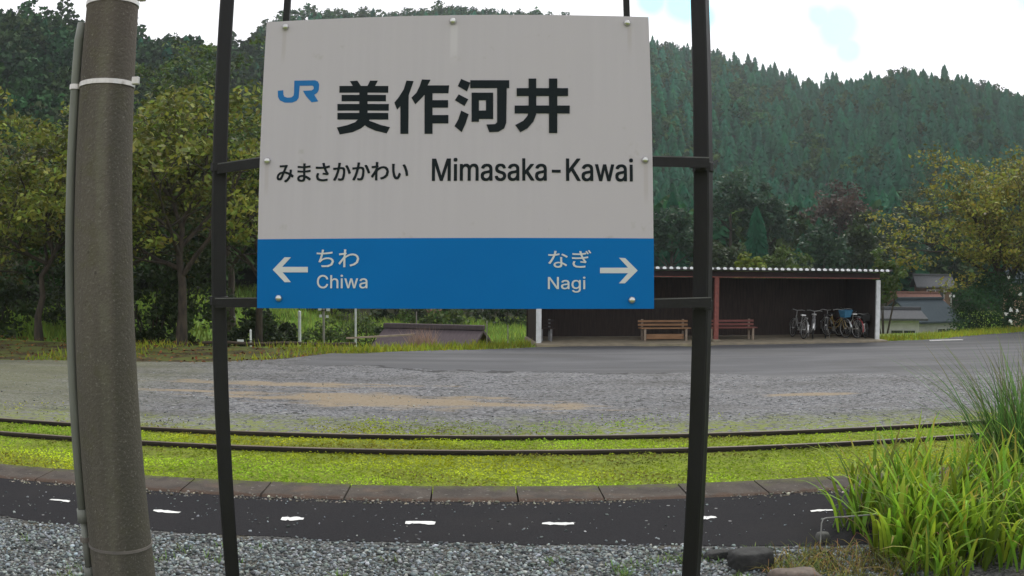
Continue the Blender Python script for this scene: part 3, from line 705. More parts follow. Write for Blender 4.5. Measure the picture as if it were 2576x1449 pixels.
# outlines of the lettering: points in 1/4000 of each word's box, and triangles
GLYPHS = {
'HIRA': ([453,2676,406,2718,406,2289,401,1939,352,2105,298,2236,241,2317,265,2753,288,3149,307,3436,322,3590,293,3781,264,3730,132,3683,88,3697,91,3319,134,3347,255,3394,195,2331,93,2153,25,1715,0,1096,10,756,37,535,76,457,104,487,128,589,150,779,173,1120,199,1559,223,2000,283,1919,339,1770,390,1571,363,1076,314,624,237,256,276,0,348,373,398,831,429,1385,490,1016,512,1417,441,1776,447,2056,450,2356,176,2005,155,1628,134,1268,113,988,101,892,90,841,78,825,60,862,48,969,43,1142,58,1533,104,1847,650,2485,651,2135,797,2070,830,2070,832,1436,783,1464,711,1373,665,1124,648,751,663,374,707,143,778,65,838,162,871,404,881,718,880,1007,935,806,982,560,1021,303,1048,634,1006,883,949,1147,877,1361,873,2079,928,2101,981,2137,1035,2186,1036,2536,982,2479,928,2437,873,2410,873,2466,873,3063,1030,3170,1031,3510,978,3453,925,3411,873,3385,873,3669,877,3981,827,3981,829,3702,829,3371,803,3371,755,3385,700,3422,653,3473,654,3128,700,3093,754,3062,803,3049,829,3049,829,2466,829,2396,797,2396,751,2407,698,2437,834,1110,835,797,826,549,804,425,773,392,726,442,700,576,692,769,702,965,731,1104,777,1156,1308,1734,1263,1818,1248,1552,1238,1298,1235,1044,1257,515,1320,194,1416,84,1476,99,1526,137,1567,186,1569,559,1525,495,1475,455,1418,443,1344,513,1297,724,1281,1086,1284,1304,1294,1517,1218,3221,1220,2848,1309,2808,1391,2805,1465,2839,1487,2451,1512,2084,1536,1776,1439,1846,1435,1534,1484,1502,1536,1458,1576,1408,1600,1669,1574,1916,1552,2193,1529,2522,1509,2876,1550,2926,1591,2990,1630,3068,1624,3431,1582,3335,1538,3259,1494,3203,1483,3481,1474,3756,1467,4000,1418,3949,1432,3585,1450,3166,1380,3145,1302,3161,2167,3422,2124,3268,2166,2765,2203,2145,2228,1580,2274,1753,2245,2294,2206,2918,1756,2895,1761,2490,1813,2545,1887,2611,1860,1872,1818,1033,1764,284,1812,135,1866,988,1907,1873,1935,2648,1998,2681,2030,2644,2052,2495,2060,2172,2056,1649,2047,1145,2032,746,2018,595,2001,525,1981,508,1960,519,1935,550,1909,601,1916,214,1938,180,1962,154,1985,145,2020,177,2049,296,2071,536,2090,1021,2101,1622,2105,2219,2092,2703,2058,2943,2010,3007,1944,2974,1959,3641,1966,3916,1912,3963,1910,3633,1905,3289,1897,2946,1808,2895,2751,3422,2709,3268,2750,2765,2787,2145,2813,1580,2858,1753,2830,2294,2791,2918,2340,2895,2345,2490,2397,2545,2471,2611,2444,1872,2402,1033,2348,284,2396,135,2450,988,2491,1873,2519,2648,2582,2681,2614,2644,2636,2495,2644,2172,2641,1649,2631,1145,2616,746,2602,595,2585,525,2565,508,2544,519,2519,550,2493,601,2501,214,2522,180,2546,154,2570,145,2604,177,2633,296,2655,536,2674,1021,2685,1622,2689,2219,2676,2703,2642,2943,2594,3007,2528,2974,2543,3641,2550,3916,2496,3963,2494,3633,2489,3289,2481,2946,2392,2895,3050,3636,3047,3193,2963,3114,2925,3110,2929,2723,3044,2848,3040,2396,3001,1936,2952,1406,2911,974,2940,653,3035,1753,3034,1571,3033,378,3031,103,3082,103,3079,387,3077,1510,3078,2061,3134,2410,3195,2642,3261,2727,3325,2592,3362,2272,3374,1897,3348,1234,3279,819,3187,615,3209,266,3320,565,3395,1095,3421,1888,3399,2515,3343,2922,3268,3068,3209,3010,3146,2821,3082,2480,3085,2783,3111,3110,3093,3273,3091,3263,3102,3967,3047,3981,3593,3534,3536,3543,3539,3410,3540,3259,3540,3128,3541,2776,3543,2327,3547,1883,3574,920,3618,396,3671,238,3709,337,3746,673,3781,1301,3744,1632,3725,1178,3700,824,3672,681,3635,844,3608,1295,3592,1977,3589,2370,3588,2751,3588,3082,3897,3403,3852,3277,3901,2615,3935,1794,3953,932,4000,1086,3981,1917,3945,2737],
 [12,10,11,13,10,12,15,13,14,15,10,13,15,16,10,16,9,10,16,17,9,17,8,9,18,8,17,18,7,8,18,6,7,2,0,1,2,45,0,2,44,45,19,6,18,19,5,6,3,44,2,19,4,5,20,46,19,46,4,19,46,30,4,30,3,4,3,43,44,20,57,46,47,30,46,47,29,30,31,3,30,31,43,3,32,43,31,20,56,57,32,42,43,33,42,32,21,56,20,48,29,47,34,40,33,40,42,33,48,28,29,21,55,56,40,41,42,34,39,40,49,28,48,21,54,55,49,27,28,22,54,21,35,39,34,50,27,49,22,53,54,51,27,50,22,52,53,52,27,51,35,38,39,22,27,52,22,26,27,23,26,22,36,38,35,23,25,26,24,25,23,36,37,38,99,97,98,99,96,97,100,96,99,100,95,96,93,91,92,105,103,104,94,91,93,105,102,103,95,91,94,105,101,102,100,91,95,105,100,101,105,91,100,105,90,91,106,90,105,107,90,106,107,109,90,109,89,90,108,109,107,110,89,109,86,84,85,59,114,58,87,84,86,111,89,110,111,88,89,59,113,114,88,84,87,111,84,88,59,112,113,59,111,112,59,84,111,59,83,84,59,82,83,60,82,59,60,81,82,60,61,81,61,80,81,62,80,61,64,62,63,64,80,62,65,80,64,65,125,80,125,79,80,65,124,125,115,79,125,115,78,79,66,124,65,116,73,115,73,78,115,66,123,124,116,72,73,74,78,73,66,122,123,74,77,78,75,77,74,117,72,116,66,121,122,67,121,66,117,71,72,75,76,77,67,120,121,118,71,117,67,119,120,119,71,118,119,70,71,67,70,119,68,70,67,68,69,70,128,126,127,128,145,126,129,145,128,129,144,145,129,143,144,130,143,129,130,142,143,131,142,130,131,141,142,138,136,137,132,141,131,132,140,141,139,136,138,140,136,139,132,136,140,133,136,132,133,135,136,133,134,135,174,172,173,175,172,174,175,171,172,176,171,175,176,170,171,168,166,167,169,166,168,170,166,169,147,178,146,176,166,170,177,166,176,147,177,178,147,166,177,147,165,166,147,164,165,147,163,164,147,150,163,150,162,163,148,150,147,148,149,150,151,162,150,151,161,162,152,161,151,152,160,161,153,160,152,153,159,160,155,153,154,155,159,153,155,156,159,156,157,159,157,158,159,180,186,179,181,186,180,181,185,186,182,185,181,182,184,185,183,184,182,228,226,227,228,225,226,228,224,225,229,224,228,230,224,229,224,222,223,230,222,224,231,222,230,231,221,222,188,231,187,188,189,231,189,190,231,190,197,231,197,198,231,198,221,231,198,199,221,199,220,221,190,196,197,200,220,199,191,196,190,201,220,200,201,219,220,202,219,201,191,195,196,192,195,191,203,219,202,203,218,219,204,218,203,193,195,192,204,217,218,193,194,195,205,217,204,211,209,210,206,217,205,211,208,209,206,216,217,207,216,206,211,207,208,211,216,207,211,215,216,212,215,211,213,215,212,213,214,215,233,239,232,234,239,233,234,238,239,235,238,234,235,237,238,236,237,235,281,279,280,281,278,279,281,277,278,282,277,281,283,277,282,277,275,276,283,275,277,284,275,283,284,274,275,241,284,240,241,242,284,242,243,284,243,250,284,250,251,284,251,274,284,251,252,274,252,273,274,243,249,250,253,273,252,244,249,243,254,273,253,254,272,273,255,272,254,244,248,249,245,248,244,256,272,255,256,271,272,257,271,256,246,248,245,257,270,271,246,247,248,258,270,257,264,262,263,259,270,258,264,261,262,259,269,270,260,269,259,264,260,261,264,269,260,264,268,269,265,268,264,266,268,265,266,267,268,285,327,328,285,326,327,286,326,285,326,324,325,286,324,326,287,324,286,288,324,287,289,324,288,289,290,324,290,323,324,320,318,319,321,318,320,321,306,318,306,317,318,291,323,290,322,305,321,305,306,321,291,322,323,307,317,306,322,304,305,308,317,307,308,316,317,291,304,322,291,303,304,292,303,291,309,316,308,292,296,303,296,302,303,293,296,292,310,316,309,310,315,316,293,295,296,297,302,296,298,302,297,298,301,302,294,295,293,311,315,310,311,314,315,312,314,311,313,314,312,298,300,301,299,300,298,331,329,330,331,352,329,332,352,331,333,352,332,334,352,333,334,351,352,335,351,334,335,350,351,335,349,350,336,349,335,336,348,349,337,348,336,344,342,343,344,341,342,337,347,348,345,341,344,338,347,337,338,346,347,346,341,345,338,341,346,338,340,341,339,340,338,354,360,353,355,360,354,355,359,360,356,359,355,356,358,359,357,358,356],
 [0,0,0,0,0,0,0,0,0,0,0,0,0,0,0,0,0,0,0,0,0,0,0,0,0,0,0,0,0,0,0,0,0,0,0,0,0,0,0,0,0,0,0,0,0,0,0,0,0,0,0,0,0,0,0,0,0,0,1,1,1,1,1,1,1,1,1,1,1,1,1,1,1,1,1,1,1,1,1,1,1,1,1,1,1,1,1,1,1,1,1,1,1,1,1,1,1,1,1,1,1,1,1,1,1,1,1,1,1,1,1,1,1,1,1,1,1,1,1,1,1,1,1,1,1,1,2,2,2,2,2,2,2,2,2,2,2,2,2,2,2,2,2,2,2,2,3,3,3,3,3,3,3,3,3,3,3,3,3,3,3,3,3,3,3,3,3,3,3,3,3,3,3,3,3,3,3,3,3,0,0,0,0,0,0,0,0,1,1,1,1,1,1,1,1,1,1,1,1,1,1,1,1,1,1,1,1,1,1,1,1,1,1,1,1,1,1,1,1,1,1,1,1,1,1,1,1,1,1,1,1,1,2,2,2,2,2,2,2,2,3,3,3,3,3,3,3,3,3,3,3,3,3,3,3,3,3,3,3,3,3,3,3,3,3,3,3,3,3,3,3,3,3,3,3,3,3,3,3,3,3,3,3,3,3,0,0,0,0,0,0,0,0,0,0,0,0,0,0,0,0,0,0,0,0,0,0,0,0,0,0,0,0,0,0,0,0,0,0,0,0,0,0,0,0,0,0,0,0,1,1,1,1,1,1,1,1,1,1,1,1,1,1,1,1,1,1,1,1,1,1,1,1,2,2,2,2,2,2,2,2]),
'ROM': ([0,64,0,3887,65,3887,154,1470,161,1258,169,985,178,694,185,431,175,431,183,685,191,975,200,1253,207,1470,295,3887,359,3887,359,64,314,64,314,2250,315,2521,315,2835,316,3169,316,3500,321,3500,310,3140,299,2790,288,2482,280,2250,199,64,160,64,78,2250,70,2476,60,2777,49,3128,37,3500,42,3500,42,3191,43,2857,44,2532,44,2250,44,64,439,64,439,2915,483,2915,483,64,461,3392,454,3402,447,3431,440,3480,435,3544,432,3615,431,3695,432,3776,435,3848,440,3911,447,3961,454,3990,461,4000,469,3990,477,3961,483,3911,488,3848,491,3776,492,3695,491,3615,488,3544,483,3480,477,3431,469,3402,557,64,557,2915,600,2915,600,2284,596,2284,601,2427,607,2554,614,2663,642,2890,675,2966,694,2945,710,2881,724,2775,735,2635,742,2469,747,2278,741,2278,745,2412,751,2534,759,2643,790,2881,829,2966,845,2954,859,2918,872,2858,884,2774,894,2666,903,2532,909,2374,913,2190,914,1981,914,64,871,64,871,1970,869,2158,864,2306,855,2414,843,2488,830,2533,817,2548,805,2539,795,2512,785,2467,765,2245,758,1922,758,64,714,64,714,2017,713,2165,708,2294,699,2402,688,2483,676,2532,661,2548,632,2470,623,2409,616,2332,609,2237,605,2126,602,1998,601,1852,601,64,1065,0,1049,11,1033,45,1019,101,1006,179,995,279,986,399,979,539,975,698,973,875,974,1029,977,1162,983,1274,989,1369,997,1449,1007,1515,1041,1647,1078,1716,1117,1768,1140,1829,1144,1865,1146,1915,1147,1978,1147,1994,1141,2294,1122,2484,1090,2550,1058,2486,1035,2325,1023,2122,981,2253,988,2414,997,2551,1008,2665,1019,2757,1032,2830,1046,2885,1089,2953,1121,2915,1154,2772,1164,2693,1173,2592,1180,2471,1186,2325,1189,2153,1190,1953,1190,64,1148,64,1148,454,1145,454,1130,249,1104,72,1073,405,1088,417,1101,450,1113,505,1123,579,1132,665,1138,765,1143,873,1146,985,1147,1101,1147,1491,1136,1432,1116,1386,1094,1351,1076,1326,1047,1256,1025,1111,1021,1040,1018,954,1017,852,1024,607,1044,457,1356,3,1339,12,1322,41,1307,90,1293,157,1281,244,1271,349,1263,472,1257,613,1253,772,1294,865,1299,721,1306,605,1315,517,1327,455,1341,418,1356,405,1373,419,1388,462,1401,532,1410,623,1415,724,1417,836,1416,930,1413,1013,1407,1084,1400,1144,1390,1192,1378,1229,1333,1342,1311,1415,1293,1510,1279,1628,1269,1769,1263,1934,1261,2122,1262,2280,1266,2424,1274,2555,1283,2671,1295,2769,1309,2848,1325,2906,1342,2941,1360,2953,1378,2943,1393,2913,1407,2863,1420,2796,1430,2712,1439,2613,1457,2242,1417,2148,1413,2251,1407,2348,1399,2436,1389,2507,1376,2549,1360,2563,1345,2550,1332,2511,1320,2445,1311,2360,1306,2260,1304,2148,1306,2048,1309,1963,1315,1892,1349,1740,1390,1637,1412,1564,1430,1469,1444,1352,1454,1212,1460,1050,1462,865,1461,703,1456,554,1449,418,1439,298,1426,196,1411,113,1395,52,1376,15,1599,0,1583,11,1567,45,1553,101,1540,179,1529,279,1520,399,1513,539,1509,698,1507,875,1508,1029,1511,1162,1517,1274,1523,1369,1531,1449,1541,1515,1575,1647,1612,1716,1651,1768,1674,1829,1678,1865,1680,1915,1681,1978,1681,1994,1675,2294,1656,2484,1624,2550,1592,2486,1569,2325,1557,2122,1515,2253,1522,2414,1531,2551,1542,2665,1553,2757,1566,2830,1580,2885,1623,2953,1655,2915,1688,2772,1698,2693,1707,2592,1714,2471,1720,2325,1723,2153,1724,1953,1724,64,1682,64,1682,454,1679,454,1664,249,1638,72,1607,405,1622,417,1635,450,1647,505,1657,579,1666,665,1672,765,1677,873,1680,985,1681,1101,1681,1491,1670,1432,1650,1386,1628,1351,1610,1326,1581,1256,1559,1111,1555,1040,1552,954,1551,852,1558,607,1578,457,1839,1090,1839,1655,1847,1655,1963,2915,2017,2915,1892,1563,1887,1563,1799,64,1799,3887,1842,3887,1842,64,1970,64,1866,1460,1897,1783,2025,64,2144,0,2128,11,2112,45,2098,101,2085,179,2074,279,2065,399,2058,539,2054,698,2053,875,2054,1029,2057,1162,2062,1274,2068,1369,2076,1449,2086,1515,2120,1647,2157,1716,2197,1768,2219,1829,2223,1865,2225,1915,2226,1978,2226,1994,2220,2294,2201,2484,2170,2550,2137,2486,2114,2325,2102,2122,2060,2253,2067,2414,2076,2551,2087,2665,2099,2757,2111,2830,2125,2885,2168,2953,2200,2915,2233,2772,2243,2693,2252,2592,2259,2471,2265,2325,2268,2153,2269,1953,2269,64,2227,64,2227,454,2224,454,2209,249,2183,72,2152,405,2167,417,2181,450,2192,505,2203,579,2211,665,2218,765,2222,873,2225,985,2226,1101,2226,1491,2215,1432,2195,1386,2173,1351,2155,1326,2126,1256,2104,1111,2100,1040,2097,954,2096,852,2103,607,2123,457,2545,1901,2545,1475,2387,1475,2387,1901,2701,1157,2701,1688,2726,2026,2751,2344,2777,2650,2885,3887,2945,3887,2791,2137,2789,2140,2670,64,2670,3887,2716,3887,2716,2576,2715,1755,2716,1516,2716,64,2891,64,2760,2012,2789,2389,2945,64,3071,0,3055,11,3039,45,3025,101,3012,179,3001,279,2992,399,2985,539,2981,698,2979,875,2980,1029,2983,1162,2988,1274,2995,1369,3003,1449,3013,1515,3047,1647,3084,1716,3123,1768,3146,1829,3150,1865,3152,1915,3153,1978,3153,1994,3147,2294,3128,2484,3096,2550,3064,2486,3041,2325,3029,2122,2987,2253,2994,2414,3003,2551,3013,2665,3025,2757,3038,2830,3052,2885,3095,2953,3127,2915,3160,2772,3170,2693,3179,2592,3186,2471,3192,2325,3195,2153,3196,1953,3196,64,3154,64,3154,454,3151,454,3136,249,3110,72,3079,405,3094,417,3107,450,3119,505,3129,579,3138,665,3144,765,3149,873,3152,985,3153,1101,3153,1491,3142,1432,3122,1386,3100,1351,3082,1326,3053,1256,3031,1111,3027,1040,3024,954,3023,852,3030,607,3050,457,3331,64,3249,2915,3295,2915,3328,1670,3342,1090,3357,375,3350,375,3365,1076,3379,1670,3412,2915,3458,2915,3489,1670,3504,1084,3518,375,3510,375,3526,1080,3540,1670,3573,2915,3619,2915,3538,64,3494,64,3459,1355,3449,1755,3439,2171,3429,2602,3439,2602,3429,2172,3419,1752,3409,1355,3374,64,3748,0,3732,11,3716,45,3702,101,3689,179,3678,279,3669,399,3662,539,3658,698,3656,875,3658,1029,3661,1162,3666,1274,3672,1369,3680,1449,3690,1515,3724,1647,3761,1716,3800,1768,3823,1829,3827,1865,3829,1915,3830,1978,3830,1994,3824,2294,3805,2484,3773,2550,3741,2486,3718,2325,3706,2122,3664,2253,3671,2414,3680,2551,3691,2665,3702,2757,3715,2830,3729,2885,3772,2953,3804,2915,3837,2772,3847,2693,3856,2592,3863,2471,3869,2325,3872,2153,3873,1953,3873,64,3831,64,3831,454,3828,454,3813,249,3787,72,3756,405,3771,417,3784,450,3796,505,3806,579,3815,665,3821,765,3826,873,3829,985,3830,1101,3830,1491,3819,1432,3799,1386,3777,1351,3759,1326,3730,1256,3708,1111,3704,1040,3701,954,3700,852,3707,607,3727,457,3948,64,3948,2915,3991,2915,3991,64,3970,3392,3962,3402,3955,3431,3949,3480,3944,3544,3941,3615,3940,3695,3941,3776,3944,3848,3949,3911,3955,3961,3962,3990,3970,4000,3978,3990,3985,3961,3991,3911,3996,3848,3999,3776,4000,3695,3999,3615,3996,3544,3991,3480,3985,3431,3978,3402],
 [0,33,1,33,2,1,33,34,2,34,3,2,12,21,13,21,14,13,21,22,14,22,15,14,0,35,33,35,32,33,35,32,34,32,3,34,12,23,21,23,20,21,23,20,22,20,15,22,0,36,35,19,15,20,12,24,23,31,3,32,0,37,36,18,15,19,12,25,24,30,3,31,0,38,37,17,15,18,12,26,25,29,3,30,0,39,38,28,3,29,12,27,26,16,15,17,28,4,3,11,27,12,28,5,4,10,27,11,28,6,5,9,27,10,28,8,6,8,7,6,8,27,9,28,27,8,40,42,41,40,43,42,55,57,56,54,57,55,54,58,57,53,58,54,53,59,58,52,59,53,52,60,59,51,60,52,51,61,60,50,61,51,50,62,61,49,62,50,49,63,62,48,63,49,48,64,63,47,64,48,47,65,64,46,65,47,46,66,65,45,66,46,45,67,66,44,67,45,76,78,77,88,90,89,88,91,90,76,79,78,88,92,91,68,70,69,68,72,70,72,71,70,75,79,76,87,92,88,75,80,79,87,93,92,75,81,80,87,94,93,87,95,94,74,81,75,86,107,87,107,95,87,74,121,81,121,82,81,73,121,74,73,122,121,120,82,121,86,108,107,106,95,107,86,109,108,85,109,86,105,95,106,105,96,95,119,82,120,85,110,109,104,96,105,118,82,119,73,123,122,118,83,82,85,111,110,72,123,73,103,96,104,84,83,85,83,111,85,72,124,123,117,83,118,103,97,96,72,125,124,102,97,103,116,83,117,68,126,72,126,125,72,116,111,83,116,112,111,102,98,97,115,112,116,101,98,102,68,127,126,114,112,115,68,128,127,101,99,98,100,99,101,114,113,112,68,129,128,166,168,167,166,169,168,165,169,166,164,169,165,164,170,169,163,170,164,163,171,170,162,171,163,162,156,171,156,172,171,161,156,162,161,157,156,155,172,156,161,158,157,154,172,155,154,173,172,160,158,161,154,174,173,160,159,158,153,174,154,153,175,174,152,175,153,151,175,152,151,176,175,150,176,151,149,176,150,148,192,149,192,176,149,147,192,148,146,192,147,145,192,146,144,192,145,144,193,192,191,176,192,143,193,144,143,194,193,143,195,194,142,195,143,142,196,195,142,197,196,141,197,142,141,198,197,140,198,141,140,199,198,190,176,191,140,200,199,139,200,140,189,176,190,139,201,200,138,201,139,188,176,189,138,202,201,187,176,188,137,202,138,186,178,187,178,176,187,137,203,202,185,178,186,136,203,137,184,179,185,179,178,185,136,182,203,184,180,179,177,176,178,183,180,184,182,180,183,136,180,182,135,180,136,134,180,135,134,181,180,133,181,134,132,181,133,132,130,181,131,130,132,247,249,248,247,250,249,246,250,247,246,251,250,245,251,246,245,252,251,244,252,245,244,253,252,243,253,244,243,254,253,242,254,243,242,262,254,262,261,254,261,260,254,260,255,254,242,263,262,241,263,242,241,264,263,241,265,264,259,255,260,241,266,265,258,255,259,240,266,241,240,267,266,257,255,258,239,267,240,239,268,267,256,255,257,239,269,268,238,269,239,238,270,269,238,271,270,237,271,238,237,272,271,236,272,237,236,273,272,236,274,273,235,274,236,235,275,274,234,275,235,234,276,275,233,276,234,233,277,276,232,277,233,231,277,232,231,278,277,230,278,231,229,278,230,228,278,229,228,279,278,227,279,228,226,279,227,213,215,214,226,280,279,225,280,226,212,215,213,224,280,225,212,216,215,224,281,280,223,281,224,211,216,212,211,217,216,223,282,281,222,282,223,211,218,217,210,218,211,221,282,222,210,219,218,220,282,221,220,283,282,210,220,219,210,283,220,209,283,210,209,284,283,208,284,209,208,285,284,207,285,208,207,286,285,206,286,207,206,287,286,205,287,206,205,204,287,324,326,325,324,327,326,323,327,324,322,327,323,322,328,327,321,328,322,321,329,328,320,329,321,320,314,329,314,330,329,319,314,320,319,315,314,313,330,314,319,316,315,312,330,313,312,331,330,318,316,319,312,332,331,318,317,316,311,332,312,311,333,332,310,333,311,309,333,310,309,334,333,308,334,309,307,334,308,306,350,307,350,334,307,305,350,306,304,350,305,303,350,304,302,350,303,302,351,350,349,334,350,301,351,302,301,352,351,301,353,352,300,353,301,300,354,353,300,355,354,299,355,300,299,356,355,298,356,299,298,357,356,348,334,349,298,358,357,297,358,298,347,334,348,297,359,358,296,359,297,346,334,347,296,360,359,345,334,346,295,360,296,344,336,345,336,334,345,295,361,360,343,336,344,294,361,295,342,337,343,337,336,343,294,340,361,342,338,337,335,334,336,341,338,342,340,338,341,294,338,340,293,338,294,292,338,293,292,339,338,291,339,292,290,339,291,290,288,339,289,288,290,364,366,365,364,367,366,362,364,363,362,368,364,368,367,364,369,371,370,369,372,371,374,376,375,373,376,374,413,415,414,413,416,415,412,416,413,411,416,412,411,417,416,410,417,411,410,418,417,409,418,410,409,403,418,403,419,418,408,403,409,408,404,403,402,419,403,408,405,404,401,419,402,401,420,419,407,405,408,401,421,420,407,406,405,400,421,401,400,422,421,399,422,400,398,422,399,398,423,422,397,423,398,396,423,397,395,439,396,439,423,396,394,439,395,393,439,394,392,439,393,391,439,392,391,440,439,438,423,439,390,440,391,390,441,440,390,442,441,389,442,390,389,443,442,389,444,443,388,444,389,388,445,444,387,445,388,387,446,445,437,423,438,387,447,446,386,447,387,436,423,437,386,448,447,385,448,386,435,423,436,385,449,448,434,423,435,384,449,385,433,425,434,425,423,434,384,450,449,432,425,433,383,450,384,431,426,432,426,425,432,383,429,450,431,427,426,424,423,425,430,427,431,429,427,430,383,427,429,382,427,383,381,427,382,381,428,427,380,428,381,379,428,380,379,377,428,378,377,379,453,451,454,453,452,451,459,461,460,459,462,461,458,462,459,457,463,458,463,462,458,457,455,463,456,455,457,464,466,465,464,467,466,464,468,467,464,469,468,464,470,469,472,474,473,471,474,472,511,513,512,511,514,513,510,514,511,509,514,510,509,515,514,508,515,509,508,516,515,507,516,508,507,501,516,501,517,516,506,501,507,506,502,501,500,517,501,506,503,502,499,517,500,499,518,517,505,503,506,499,519,518,505,504,503,498,519,499,498,520,519,497,520,498,496,520,497,496,521,520,495,521,496,494,521,495,493,537,494,537,521,494,492,537,493,491,537,492,490,537,491,489,537,490,489,538,537,536,521,537,488,538,489,488,539,538,488,540,539,487,540,488,487,541,540,487,542,541,486,542,487,486,543,542,485,543,486,485,544,543,535,521,536,485,545,544,484,545,485,534,521,535,484,546,545,483,546,484,533,521,534,483,547,546,532,521,533,482,547,483,531,523,532,523,521,532,482,548,547,530,523,531,481,548,482,529,524,530,524,523,530,481,527,548,529,525,524,522,521,523,528,525,529,527,525,528,481,525,527,480,525,481,479,525,480,479,526,525,478,526,479,477,526,478,477,475,526,476,475,477,549,551,550,549,552,551,557,573,558,573,559,558,573,574,559,574,560,559,565,567,566,565,568,567,557,575,573,575,572,573,575,572,574,572,560,574,557,576,575,571,560,572,570,560,571,557,577,576,549,553,552,556,577,557,570,561,560,564,568,565,556,578,577,569,561,570,549,555,553,555,554,553,569,563,561,563,562,561,563,568,564,555,578,556,549,578,555,569,568,563,615,617,616,615,618,617,614,618,615,613,618,614,613,619,618,612,619,613,612,620,619,611,620,612,611,605,620,605,621,620,610,605,611,610,606,605,604,621,605,610,607,606,603,621,604,603,622,621,609,607,610,603,623,622,609,608,607,602,623,603,602,624,623,601,624,602,600,624,601,600,625,624,599,625,600,598,625,599,597,641,598,641,625,598,596,641,597,595,641,596,594,641,595,593,641,594,593,642,641,640,625,641,592,642,593,592,643,642,592,644,643,591,644,592,591,645,644,591,646,645,590,646,591,590,647,646,589,647,590,589,648,647,639,625,640,589,649,648,588,649,589,638,625,639,588,650,649,587,650,588,637,625,638,587,651,650,636,625,637,586,651,587,635,627,636,627,625,636,586,652,651,634,627,635,585,652,586,633,628,634,628,627,634,585,631,652,633,629,628,626,625,627,632,629,633,631,629,632,585,629,631,584,629,585,583,629,584,583,630,629,582,630,583,581,630,582,581,579,630,580,579,581,653,655,654,653,656,655,668,670,669,668,671,670,667,671,668,667,672,671,666,672,667,665,672,666,665,673,672,664,673,665,664,674,673,663,674,664,663,675,674,662,675,663,662,676,675,661,676,662,661,677,676,660,677,661,660,678,677,659,678,660,659,679,678,659,680,679,658,680,659,658,657,680],
 [0,0,0,0,0,0,0,0,0,0,0,0,0,0,0,0,0,0,0,0,0,0,0,0,0,0,0,0,0,0,0,0,0,0,0,0,0,0,0,0,1,1,1,1,2,2,2,2,2,2,2,2,2,2,2,2,2,2,2,2,2,2,2,2,2,2,2,2,3,3,3,3,3,3,3,3,3,3,3,3,3,3,3,3,3,3,3,3,3,3,3,3,3,3,3,3,3,3,3,3,3,3,3,3,3,3,3,3,3,3,3,3,3,3,3,3,3,3,3,3,3,3,3,3,3,3,3,3,3,3,0,0,0,0,0,0,0,0,0,0,0,0,0,0,0,0,0,0,0,0,0,0,0,0,0,0,0,0,0,0,0,0,0,0,0,0,0,0,0,0,0,0,0,0,0,0,0,0,0,0,0,0,0,0,0,0,0,0,0,0,0,0,0,0,0,0,0,0,0,0,0,0,0,0,1,1,1,1,1,1,1,1,1,1,1,1,1,1,1,1,1,1,1,1,1,1,1,1,1,1,1,1,1,1,1,1,1,1,1,1,1,1,1,1,1,1,1,1,1,1,1,1,1,1,1,1,1,1,1,1,1,1,1,1,1,1,1,1,1,1,1,1,1,1,1,1,1,1,1,1,1,1,1,1,1,1,1,1,2,2,2,2,2,2,2,2,2,2,2,2,2,2,2,2,2,2,2,2,2,2,2,2,2,2,2,2,2,2,2,2,2,2,2,2,2,2,2,2,2,2,2,2,2,2,2,2,2,2,2,2,2,2,2,2,2,2,2,2,2,2,2,2,2,2,2,2,2,2,2,2,2,2,3,3,3,3,3,3,3,0,0,0,0,1,1,1,1,2,2,2,2,2,2,2,2,2,2,2,2,2,2,2,2,2,2,2,2,2,2,2,2,2,2,2,2,2,2,2,2,2,2,2,2,2,2,2,2,2,2,2,2,2,2,2,2,2,2,2,2,2,2,2,2,2,2,2,2,2,2,2,2,2,2,2,2,2,2,2,2,2,2,3,3,3,3,0,0,0,0,0,0,0,0,0,1,1,1,1,1,1,1,2,2,2,2,3,3,3,3,3,3,3,3,3,3,3,3,3,3,3,3,3,3,3,3,3,3,3,3,3,3,3,3,3,3,3,3,3,3,3,3,3,3,3,3,3,3,3,3,3,3,3,3,3,3,3,3,3,3,3,3,3,3,3,3,3,3,3,3,3,3,3,3,3,3,3,3,3,3,0,0,0,0,0,0,0,0,0,0,0,0,0,0,0,0,0,0,0,0,0,0,0,0,0,0,0,0,0,0,1,1,1,1,1,1,1,1,1,1,1,1,1,1,1,1,1,1,1,1,1,1,1,1,1,1,1,1,1,1,1,1,1,1,1,1,1,1,1,1,1,1,1,1,1,1,1,1,1,1,1,1,1,1,1,1,1,1,1,1,1,1,1,1,1,1,1,1,1,1,1,1,1,1,2,2,2,2,3,3,3,3,3,3,3,3,3,3,3,3,3,3,3,3,3,3,3,3,3,3,3,3]),
'CHI': ([0,3337,2,2962,420,2913,423,2913,357,2335,271,1739,167,1202,332,1072,401,1293,575,1615,798,1810,1050,1875,1267,1789,1399,1562,1444,1236,1297,637,927,379,440,409,484,29,1077,51,1478,450,1625,1245,1559,1742,1369,2075,1070,2197,849,2156,644,2025,449,1788,498,2115,545,2510,588,2923,889,2965,1199,3035,1482,3125,1479,3495,1195,3383,901,3306,621,3264,645,3543,685,3947,489,3971,480,3572,456,3255,418,3255,277,3266,131,3296,2600,3644,2589,3187,2272,3106,2129,3101,2146,2702,2578,2832,2562,2365,2415,1891,2232,1344,2076,899,2186,567,2545,1702,2543,1514,2536,284,2529,0,2721,0,2710,293,2701,1452,2708,2019,2919,2379,3149,2619,3397,2707,3636,2567,3776,2237,3822,1851,3723,1166,3466,739,3117,529,3199,168,3620,477,3900,1023,4000,1841,3917,2488,3707,2908,3423,3058,3202,2998,2964,2803,2721,2452,2732,2764,2831,3101,2765,3269,2754,3260,2798,3986,2591,4000],
